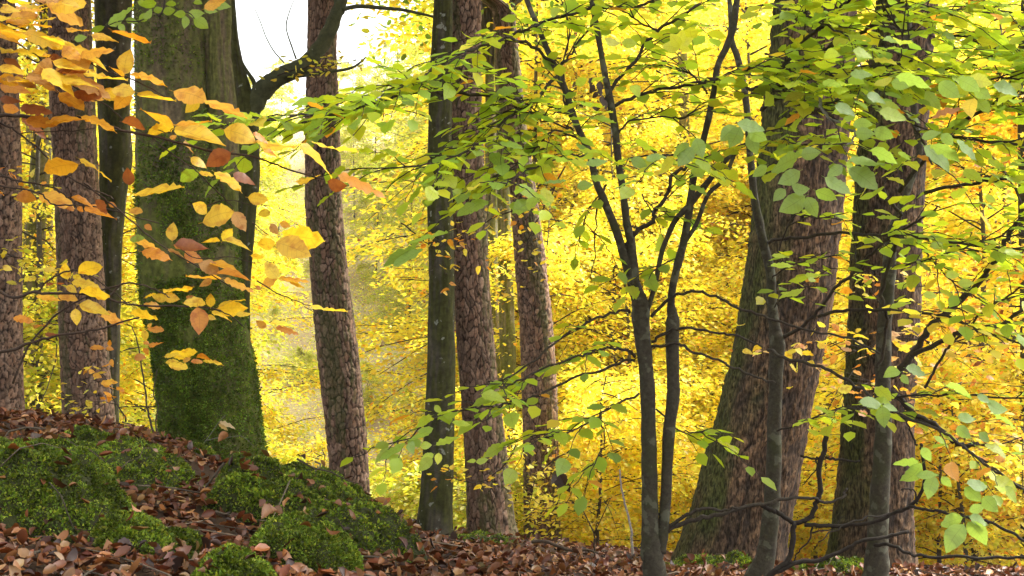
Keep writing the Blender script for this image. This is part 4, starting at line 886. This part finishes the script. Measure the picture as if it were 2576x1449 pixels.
tl(S2, t30, 4.0, [(610,1210,880,1250,80,G1),(610,1270,840,1410,120,G1),(560,1250,450,1330,130,G1),(430,1340,640,1440,95,G1),(250,1170,400,1150,100,G1),(250,1180,0,1260,90,G1),(240,1290,70,1390,140,G1),(180,1400,320,1420,85,G1),(-10,1250,-120,1330,80,G1),(420,430,550,420,80,G2),(640,390,800,420,70,G2),(410,620,560,640,70,G1),(620,560,790,550,70,G1)])
tl(S2, t31, 4.0, [(280,30,80,150,150,G1),(290,40,370,190,150,G1),(360,-10,520,60,85,G1),(130,-20,40,70,110,G1),(300,650,150,660,55,G2),(280,650,400,610,50,G2),(300,660,370,670,40,G2),(200,760,80,790,40,G2),(150,770,270,720,50,G2),(30,480,160,495,40,G2),(20,560,190,530,50,G2)])
tl(S3, t31, 4.1, [(1000,1360,870,1400,110,G1),(1040,1330,1200,1370,70,G1),(1010,1380,1060,1449,80,G1),(920,870,1080,840,50,G2),(1170,770,1280,780,60,G2),(1340,630,1450,620,60,G2),(1430,690,1560,690,70,G2),(1780,460,1932,470,60,G2),(1640,30,1720,70,80,G2)])
tl(S3, t32, 3.9, [(850,150,680,140,75,G1),(865,170,880,330,145,G1),(870,160,980,200,50,G1),(1430,250,1570,270,80,G1),(1430,320,1530,410,90,G1),(1590,370,1680,440,65,G1),(1160,480,1235,585,75,G1),(1140,590,940,600,60,G1),(1160,600,985,720,105,G1),(1120,690,1290,690,75,G1),(1260,700,1210,865,145,G1),(1310,700,1385,775,65,G1),(1500,750,1670,760,95,G1),(1490,780,1610,890,110,G1),(1620,850,1740,970,115,G1),(1520,960,1640,920,90,G1),(1470,1010,1290,1060,95,G1),(1480,1060,1340,1270,155,G1),(1510,1040,1650,1200,130,G1),(1520,1000,1660,1070,85,G1),(1790,770,1880,900,65,G2),(1650,130,1820,190,90,G1),(1700,220,1900,330,50,G1),(1340,10,1540,90,50,G1),(1580,80,1680,150,60,G1)])
for S in (S1, S2, S3): S.finish()

# ------------------------------------------------------------------ yellow beech bough reaching in from the left
YD = 2.6
p = pt(-260, 420, YD)
YB = thing('beech_bough', tuple(p), 'near yellow and orange beech bough reaching in from the left edge', 'bough')
t00, t01 = T(0, 0), T(0, 1)
def yb(pts, w0, w1, d=YD): limb(YB, pts, w0, w1, d, col=(.05, .034, .024), wig=.004, ns=6)
yb([(-260,330),(-100,300)] + t00((0,870),(200,880),(400,915),(600,890),(750,930),(950,990),(1200,1040),(1500,1120),(1750,1160),(1932,1190),(2180,1280),(2440,1350)), 11, 4)
yb([(-200,-20)] + t00((0,150),(120,200),(420,320),(600,420),(780,530),(1000,600),(1300,760)), 6, 3)
yb([(-200,250)] + t00((0,930),(130,1000),(300,1130),(430,1270),(650,1410),(800,1470),(860,1500)), 6, 4)
yb(t00((-300,120),(0,260),(200,370),(330,460),(480,590),(650,730),(800,790),(930,900)), 4, 3)
yb(t00((1150,1040),(1350,1200),(1500,1300),(1620,1430),(1760,1560)), 4, 3)
yb([(-260,330),(-120,520)] + t01((0,750),(250,760),(450,765),(650,775),(820,810),(1000,850),(1300,860),(1500,870),(1700,910),(1850,1030)), 9, 3)
yb([(-260,330),(-160,900)] + t01((0,1210),(200,1150),(450,1080),(720,1040),(900,990),(1100,930)), 10, 4)
yb(t01((640,-70),(720,0),(860,110),(1000,230),(1200,390),(1400,510),(1640,650),(1750,720)), 5, 3)
yb(t01((290,750),(350,680),(480,610),(580,590),(700,640),(860,760),(960,840)), 5, 3)
yb(t01((820,800),(870,740),(930,690),(1080,700),(1200,750),(1280,800)), 6, 3)
yb(t01((-100,-60),(280,0),(350,60),(430,100),(650,100),(900,150),(1200,240)), 5, 3)
yb(t01((100,1440),(210,1180),(370,980),(540,850),(700,770),(930,690)), 6, 4)
yb(t01((1900,230),(1932,250),(2030,330)), 3, 2); yb(t01((1932,670),(2130,780),(2340,860)), 4, 2); yb(t01((1500,130),(1700,60),(1900,100)), 3, 2)
yb(t01((1320,400),(1480,500),(1720,490),(1932,540)), 3, 2)
yb(t00((0,40),(150,50),(290,30),(300,120)), 4, 2); yb(t00((0,590),(180,580),(330,565)), 5, 3); yb(t00((150,1005),(400,990),(600,985),(720,960)), 3, 2)
yb(t00((-100,1350),(0,1330),(150,1370),(400,1420),(520,1500)), 6, 4); yb(t00((400,1420),(430,1340),(600,1240)), 3, 2)
yb(t00((1000,960),(1100,1000),(1140,960),(1250,1000),(1320,960)), 3, 2)
cmap = {'Y': (.74, .53, .04), 'y': (.76, .59, .06), 'o': (.68, .37, .03), 'O': (.54, .23, .02), 'B': (.27, .09, .025), 'T': (.52, .30, .09), 'G': (.24, .36, .035)}
def yl(tile, rowsl, d=YD):
    for bx, by, tx, ty, w_, k in rowsl:
        (a, b), (e, f_) = tile((bx, by), (tx, ty)); c = np.array(cmap[k]) * random.uniform(.85, 1.15)
        leaf_px(random.choice(YLEAF), a, b, e, f_, w_ / 2.8, d + random.uniform(-.12, .12), c, YB, dz=random.uniform(-.35, .35))
yl(t00, [(0,70,140,60,60,'Y'),(150,80,395,70,100,'Y'),(340,30,660,160,130,'T'),(470,0,600,30,60,'Y'),(500,215,690,245,60,'o'),(690,265,890,290,80,'Y'),(850,230,1135,355,65,'O'),(940,560,990,365,190,'Y'),(940,565,815,510,50,'o'),(980,560,1265,610,55,'o'),
 (180,240,470,330,110,'Y'),(400,340,730,385,60,'Y'),(600,420,815,465,40,'Y'),(0,370,360,425,70,'y'),(380,440,250,550,150,'T'),(370,450,475,430,60,'B'),(480,350,610,470,110,'o'),(400,460,700,560,100,'y'),(600,520,960,625,80,'y'),(330,520,560,680,140,'Y'),(195,580,440,660,60,'T'),(530,570,840,690,110,'T'),(0,500,180,540,90,'Y'),(40,440,200,560,70,'B'),(0,640,230,680,110,'O'),(-20,600,140,650,70,'o'),(450,700,630,860,115,'o'),(550,700,770,730,60,'B'),
 (770,690,900,760,110,'Y'),(840,680,1020,700,70,'Y'),(990,700,860,830,110,'o'),(1040,700,1330,790,85,'Y'),(1310,690,1560,760,90,'o'),(1500,750,1400,850,170,'Y'),(1540,760,1850,930,75,'o'),(1310,940,1040,840,105,'o'),(1310,950,1110,990,85,'Y'),(920,920,1100,940,60,'B'),(1320,970,1680,1000,130,'Y'),(1330,940,1600,940,60,'o'),(1690,980,1932,1080,150,'Y'),(150,810,390,820,85,'B'),(0,740,180,780,75,'B'),(20,800,140,830,90,'O'),(190,910,430,970,90,'O'),(610,880,890,960,60,'o'),
 (590,1240,330,1290,85,'o'),(600,1200,860,1325,70,'Y'),(980,1400,960,1260,130,'B'),(1740,1150,1550,1260,140,'B'),(1440,1190,1560,1260,75,'Y'),(1500,1290,1360,1370,70,'G'),(1620,1300,1840,1420,75,'Y'),(1500,1300,1610,1310,40,'Y'),(1760,1310,1932,1380,90,'B'),(1280,1040,1335,1020,35,'T'),(1400,1060,1460,1170,40,'T'),(0,-40,260,20,80,'Y'),(260,0,470,-20,70,'T'),(-60,180,120,230,90,'Y'),(60,600,300,640,70,'Y'),(-40,260,170,290,60,'o'),(200,150,420,130,40,'Y')])
yl(t10, [(0,1070,380,1130,120,'Y'),(340,1080,600,1290,110,'Y'),(420,1070,770,1170,45,'y'),(-20,1000,100,1070,50,'O'),(540,1370,690,1400,130,'B'),(620,1320,1000,1430,95,'O'),(300,1370,490,1330,60,'Y'),(60,1120,180,1210,60,'o')])
yl(t01, [(300,20,560,90,115,'o'),(120,40,280,60,85,'O'),(540,40,720,80,55,'O'),(650,100,880,230,105,'O'),(720,60,820,160,60,'B'),(500,120,560,145,60,'O'),(580,120,630,150,60,'O'),(1010,20,1400,10,70,'Y'),(820,80,880,110,50,'O'),(970,140,1080,150,35,'o'),(1560,165,1440,80,120,'Y'),(1530,230,1770,150,115,'Y'),(1770,150,1850,290,160,'T'),(1300,370,1310,230,190,'Y'),(1090,250,1150,290,50,'O'),(980,330,1220,410,60,'o'),(980,360,1100,360,55,'G'),(1070,450,1300,490,90,'O'),(1320,400,1570,380,105,'B'),(1310,400,1430,400,50,'O'),(1400,430,1540,530,95,'O'),(1270,430,1410,480,45,'T'),
 (1680,370,1760,270,120,'y'),(1660,370,1520,350,45,'Y'),(1690,360,1900,390,55,'y'),(1500,540,1660,620,85,'T'),(1580,540,1870,580,55,'o'),(1640,610,1885,600,55,'O'),(1670,650,1400,660,55,'o'),(1600,660,1500,700,55,'T'),(1690,660,1932,720,65,'o'),(510,660,490,530,150,'Y'),(590,610,775,580,75,'Y'),(540,680,770,710,75,'Y'),(500,710,580,760,55,'Y'),(350,690,490,700,45,'B'),(600,760,830,740,35,'Y'),(440,780,590,840,65,'o'),(600,850,830,880,95,'Y'),(270,790,460,840,45,'o'),(570,880,580,1005,135,'Y'),(760,940,950,970,75,'T'),(980,920,1200,930,55,'Y'),(100,950,260,970,60,'O'),(250,1010,380,1010,45,'O'),(340,1070,450,1080,45,'B'),
 (1230,740,1470,740,55,'Y'),(1260,810,1150,790,85,'Y'),(1230,790,1360,810,95,'Y'),(1180,770,1080,790,25,'Y'),(1210,880,1090,830,45,'o'),(1490,870,1500,1085,165,'O'),(1550,850,1380,850,45,'Y'),(1590,870,1590,760,95,'Y'),(1650,860,1830,780,45,'Y'),(1640,880,1870,850,105,'Y'),(1600,900,1750,950,55,'Y'),(1780,920,1932,930,55,'y'),(1570,930,1630,960,60,'Y'),(1480,830,1400,790,45,'T'),(20,560,90,590,70,'y'),(420,600,330,560,30,'y')])
yl(t11, [(-60,40,100,60,115,'Y'),(110,150,10,170,105,'y'),(110,240,170,320,80,'T'),(180,230,260,260,65,'o'),(190,310,510,400,85,'Y'),(140,380,0,400,115,'Y'),(150,380,420,500,165,'Y'),(-40,480,60,500,40,'Y'),(165,650,60,520,150,'y'),(170,650,400,640,45,'o'),(180,660,370,690,28,'y'),(160,660,30,690,55,'o'),(0,710,40,740,40,'O'),(400,850,690,920,55,'y'),(100,1000,320,970,45,'y'),(80,1020,0,970,55,'o'),(150,1020,330,1050,55,'O')])
yl(t01, [(1110,1020,1145,990,45,'o'),(1090,1040,1095,1130,85,'Y'),(1120,1150,1240,1140,45,'O'),(1080,1140,1130,1150,30,'O'),(680,1175,790,1170,40,'O'),(830,1165,830,1115,55,'O'),(800,1180,860,1190,35,'O'),(1240,1240,1370,1200,35,'Y'),(1340,1210,1490,1220,30,'Y'),(1280,1220,1400,1270,40,'Y'),(1250,1285,1350,1270,35,'Y'),(1270,1300,1420,1330,30,'Y'),(1380,1280,1440,1250,35,'o'),(1480,1250,1590,1240,30,'O'),(1440,1280,1540,1275,40,'O'),(1530,1275,1690,1285,30,'Y'),(1010,1250,1100,1250,60,'O'),(1080,1180,1120,1230,60,'O'),(1110,1030,1240,1045,25,'O'),(670,1340,720,1360,40,'o'),(700,1380,770,1400,60,'o'),(760,1440,880,1420,45,'o')], 3.4)
ry_ = random.Random(31)
for line, cnt, kk in [(t00((-60,120),(120,200),(420,320),(600,420),(780,530)), 7, 'YYyoT'), (t00((-60,230),(200,370),(330,460),(480,590),(650,730)), 7, 'YyYoTB'), (t00((0,590),(180,580),(330,565),(520,620)), 4, 'YoTY'), (t00((0,870),(200,880),(400,915),(600,890)), 3, 'OoB'), (t00((-60,20),(150,50),(290,30),(420,60)), 4, 'YyT')]:
    lp = catmull(np.array([(a, b, 0) for a, b in line]), 8)
    for q in range(cnt):
        a, b, _ = lp[ry_.randrange(len(lp))]; an = math.radians(ry_.uniform(-25, 50)); L = ry_.uniform(55, 95)
        leaf_px(ry_.choice(YLEAF), a, b, a + L * math.cos(an), b + L * math.sin(an) * .8, ry_.uniform(12, 34), YD + ry_.uniform(-.15, .15), np.array(cmap[ry_.choice(kk)]) * ry_.uniform(.85, 1.15), YB, dz=ry_.uniform(-.4, .4))
# --- green spray hanging in from above, over the giant trunk
p = pt(420, -120, 4.2)
GB = thing('beech_bough', tuple(p), 'small bright green leaf spray hanging over the top of the giant mossy trunk', 'bough')
limb(GB, [(420,-120),(416,-30),(412,20),(400,40)] + t00((1160,90),(1050,160),(900,160),(760,220)), 6, 2, 4.2, col=(.045, .036, .027))
limb(GB, [(416,-30)] + t00((1330,60),(1430,100),(1470,140)), 5, 2, 4.2, col=(.045, .036, .027))
for bx, by, tx, ty, w_ in [(1400,100,1310,110,60),(1420,100,1540,90,65),(1400,120,1390,220,125),(1460,140,1575,215,95),(1230,95,1325,75,80),(1160,85,1230,60,50),(1050,155,1130,100,65),(950,150,1040,170,50),(900,180,940,245,80),(820,190,950,110,75),(690,240,790,200,40),(560,300,650,270,45),(1040,10,1110,40,70),(1460,20,1530,30,60),(820,170,1000,30,50),(1080,140,1140,60,50),(1330,30,1250,25,40),(1600,30,1740,40,70),(1540,70,1640,80,50),(1180,20,1060,30,60)]:
    leaf_px(random.choice(GLEAF), bx / 3, by / 3, tx / 3, ty / 3, w_ / 3, 4.2 + random.uniform(-.1, .1), np.array((.26, .40, .03)) * random.uniform(.85, 1.1), GB)
leaf_px(YLEAF[0], 514, 22, 568, -8, 32, 4.1, cmap['o'], GB)

# ------------------------------------------------------------------ small-leaved sprays in the middle distance
def small_spray(pts, d, n, spread, cols, wts, label, size=.06, w0=4):
    q = pt(*pts[0], d); root = thing('beech_bough', tuple(q), label, 'bough', 'small-leaved autumn sprays in the middle distance')
    path = limb(root, pts, w0, 1.5, d, col=(.05, .036, .026), wig=.02)
    r = np.random.default_rng(len(label) * 7 + n); k = r.integers(2, len(path), n)
    mb = MB()
    for j in range(n // 6):
        a = path[r.integers(1, len(path))]; e = a + r.normal(0, 1, 3) * [spread, spread, spread * .45]; mb.tube(np.array([a, (a + e) / 2 + [0, 0, .01], e]), [.003, .002, .0012], 3, 0, 0, (.05, .036, .026))
    mb.build('twigs', M_TWIG, root, kind='stuff')
    P = path[k] + r.normal(0, 1, (n, 3)) * [spread, spread, spread * .5]
    C = pal(cols, wts, n, .14, r)
    for j in range(n):
        ax = r.normal(size=3); ax[2] = ax[2] * .4 - .15; nr = np.array([r.normal(0, .5), r.normal(-.2, .5), 1.]); place_leaf('leaf', YLEAF[j % 9], P[j], ax, np.cross(nr, ax), size * r.uniform(.7, 1.25), C[j], root)
GO = [GOLD, YEL, ORG]
small_spray([(1330,520),(1260,540),(1180,580),(1110,620),(1085,690)], 9.4, 60, .13, GO, [4, 2, 2], 'small golden leaf spray hanging across the dark beech in the middle')
small_spray([(1010,560),(1060,600),(1110,640),(1120,690)], 9.6, 26, .11, GO, [4, 1, 3], 'orange-gold leaf cluster on the dark beech trunk, below the golden spray')
small_spray([(1420,420),(1370,520),(1330,600),(1310,700)], 10.5, 90, .2, GO, [4, 3, 2], 'golden leaf spray veiling the pinkish pine')
small_spray([(1300,1120),(1260,1180),(1200,1215),(1130,1200),(1080,1180)], 9.0, 34, .09, GO, [4, 2, 2], 'low golden twig crossing the feet of the middle pair of trunks')
small_spray([(1440,1130),(1390,1160),(1350,1200),(1330,1280)], 10, 60, .15, GO, [3, 4, 1], 'yellow leaf spray before the foot of the pinkish pine')
small_spray([(2340,860),(2250,850),(2150,880),(2060,860),(1980,890)], 7.0, 80, .14, [GOLD, YEL, (.8, .55, .3), ORG], [3, 3, 3, 2], 'pale orange leaf spray spread between the leaning oak and the dark oak', .07)
small_spray([(2420,960),(2300,1000),(2200,960),(2100,1000)], 7.2, 60, .15, [GOLD, (.8, .5, .25), ORG, YEL], [3, 2, 3, 2], 'orange leaf spray lower in front of the dark oak', .07)
small_spray([(2330,720),(2240,700),(2160,690),(2110,720)], 7.4, 36, .12, [YEL, LIME, GOLD, ORG], [3, 2, 2, 2], 'yellow leaf spray across the middle of the dark oak', .065)
small_spray([(2620,820),(2520,860),(2420,880),(2340,940)], 8.5, 100, .22, [ORG, GOLD, BRN], [4, 4, 1], 'dense orange leaf spray at the right edge', .075)
small_spray([(2620,1080),(2500,1120),(2400,1100)], 8.8, 80, .22, [ORG, GOLD, YEL], [4, 4, 2], 'orange leaf spray low at the right edge', .075)
small_spray([(-60,620),(20,640),(80,660),(140,690)], 8.5, 70, .15, [YEL, GOLD, LIME], [4, 2, 1], 'small yellow leaf spray in front of the leftmost pine', .06)
small_spray([(-60,420),(10,440),(60,470),(100,500)], 8.5, 40, .12, [GOLD, ORG, YEL], [3, 3, 2], 'small orange leaf spray beside the leftmost pine', .06)
small_spray([(320,1060),(290,1010),(270,960),(250,930)], 7.8, 34, .07, [GOLD, ORG], [3, 3], 'orange seedling leaves in front of the left reddish pine foot', .05)
small_spray([(200,1060),(180,1020),(150,990)], 8.0, 30, .09, [GOLD, YEL], [3, 3], 'golden seedling leaves between the two left pines', .05)
small_spray([(700,190),(760,172),(830,165),(900,150)], 9.9, 60, .1, [YEL, LIME, GOLD], [3, 3, 1], 'yellow-green leaves along the curving mossy limb', .055)

# ------------------------------------------------------------------ small things on the floor
def stick(name, pts, w0, w1, d, label, cat, col, **k):
    q = pt(*pts[0], d); root = thing(name, tuple(q), label, cat); limb(root, pts, w0, w1, d, 'stem', col=col, **k); return root
sd1 = stick('seedling', t22((625,1330),(622,1220),(618,1130),(560,1000),(480,820),(445,780)), 5, 2, 9.2, 'thin bare seedling forking above the leaf litter left of the twin sapling', 'seedling', (.05, .035, .025), wig=.01)
limb(sd1, t22((620,1130),(700,960),(745,860)), 3, 1.5, 9.2, 'twig', col=(.05, .035, .025))
stick('seedling', t22((912,1340),(905,1200),(890,1050),(850,900),(822,760),(810,640)), 7, 4, 8.6, 'pale dead stick standing just left of the twin sapling', 'stick', (.34, .31, .26), wig=.01)
stick('tree_root', t22((150,1190),(260,1190),(400,1245),(500,1262),(560,1250),(640,1275),(720,1320)), 9, 6, 8.9, 'dark root arching over the leaf litter on the crest', 'root', (.07, .05, .035), wig=.005)
sdl = stick('seedling', [(497,1152),(510,1120),(535,1085),(548,1065),(566,1045)], 2.5, 1.2, 7.4, 'tiny grey seedling with pale leaves in front of the mossy trunk foot', 'seedling', (.16, .15, .11))
for a in [(549,1067,575,1081,12),(552,1061,594,1074,10)]: leaf_px(GLEAF[1], *a, 7.4, (.62, .5, .3), sdl)
limb(sdl, [(520,1108),(545,1102),(575,1100),(610,1098),(640,1125)], 2.5, 1, 7.4, 'twig', col=(.16, .15, .11)); leaf_px(DLEAF[2], 572, 1088, 548, 1112, 20, 7.3, (.42, .2, .08), sdl)
st3 = stick('seedling', [(388,1100),(378,1060),(370,1020),(360,950),(350,880),(335,830),(318,815)], 6, 2, 7.6, 'thin dark seedling stem left of the giant mossy trunk', 'seedling', (.05, .04, .03), wig=.01)
limb(st3, [(396,1100),(392,1060),(398,1020),(386,990),(395,930)], 4, 2, 7.6, 'twig', col=(.06, .045, .03))
hg = stick('withered_leaf', [(1402,1190),(1405,1180),(1398,1150),(1396,1110)], 2, 1.5, 6.0, 'dark withered leaf hanging by a thread before the pinkish pine', 'leaf', (.04, .03, .02))
for a in [(1402,1188,1416,1232,42),(1404,1190,1440,1240,26),(1400,1192,1388,1216,20)]: leaf_px(random.choice(DLEAF), *a, 6.0, (.055, .03, .018), hg, name='blade')
q = leaf_px(DLEAF[3], 1140, 1337, 1140, 1366, 40, 9.0, (.05, .025, .017), None, name='curled_leaf'); q['label'] = 'dark curled leaf standing upright in front of the dark beech foot'; q['category'] = 'leaf'

# ------------------------------------------------------------------ the moist air of the wood
m, n, out = new_mat('haze'); pv = N(n, 'ShaderNodeVolumePrincipled'); pv.inputs['Density'].default_value = .0006; pv.inputs['Color'].default_value = (.95, .95, .95, 1); pv.inputs['Anisotropy'].default_value = .3
n.links.new(pv.outputs[0], out.inputs['Volume'])
hv = np.array([[x, y, z] for x in (-340, 340) for y in (-180, 540) for z in (-6, 46)], float)
add('haze', mesh_data('haze', hv, np.array([[0, 1, 3, 2], [4, 6, 7, 5], [0, 4, 5, 1], [2, 3, 7, 6], [0, 2, 6, 4], [1, 5, 7, 3]]), m, smooth=False), kind='stuff', label='thin pale haze filling the air of the wood', category='haze')
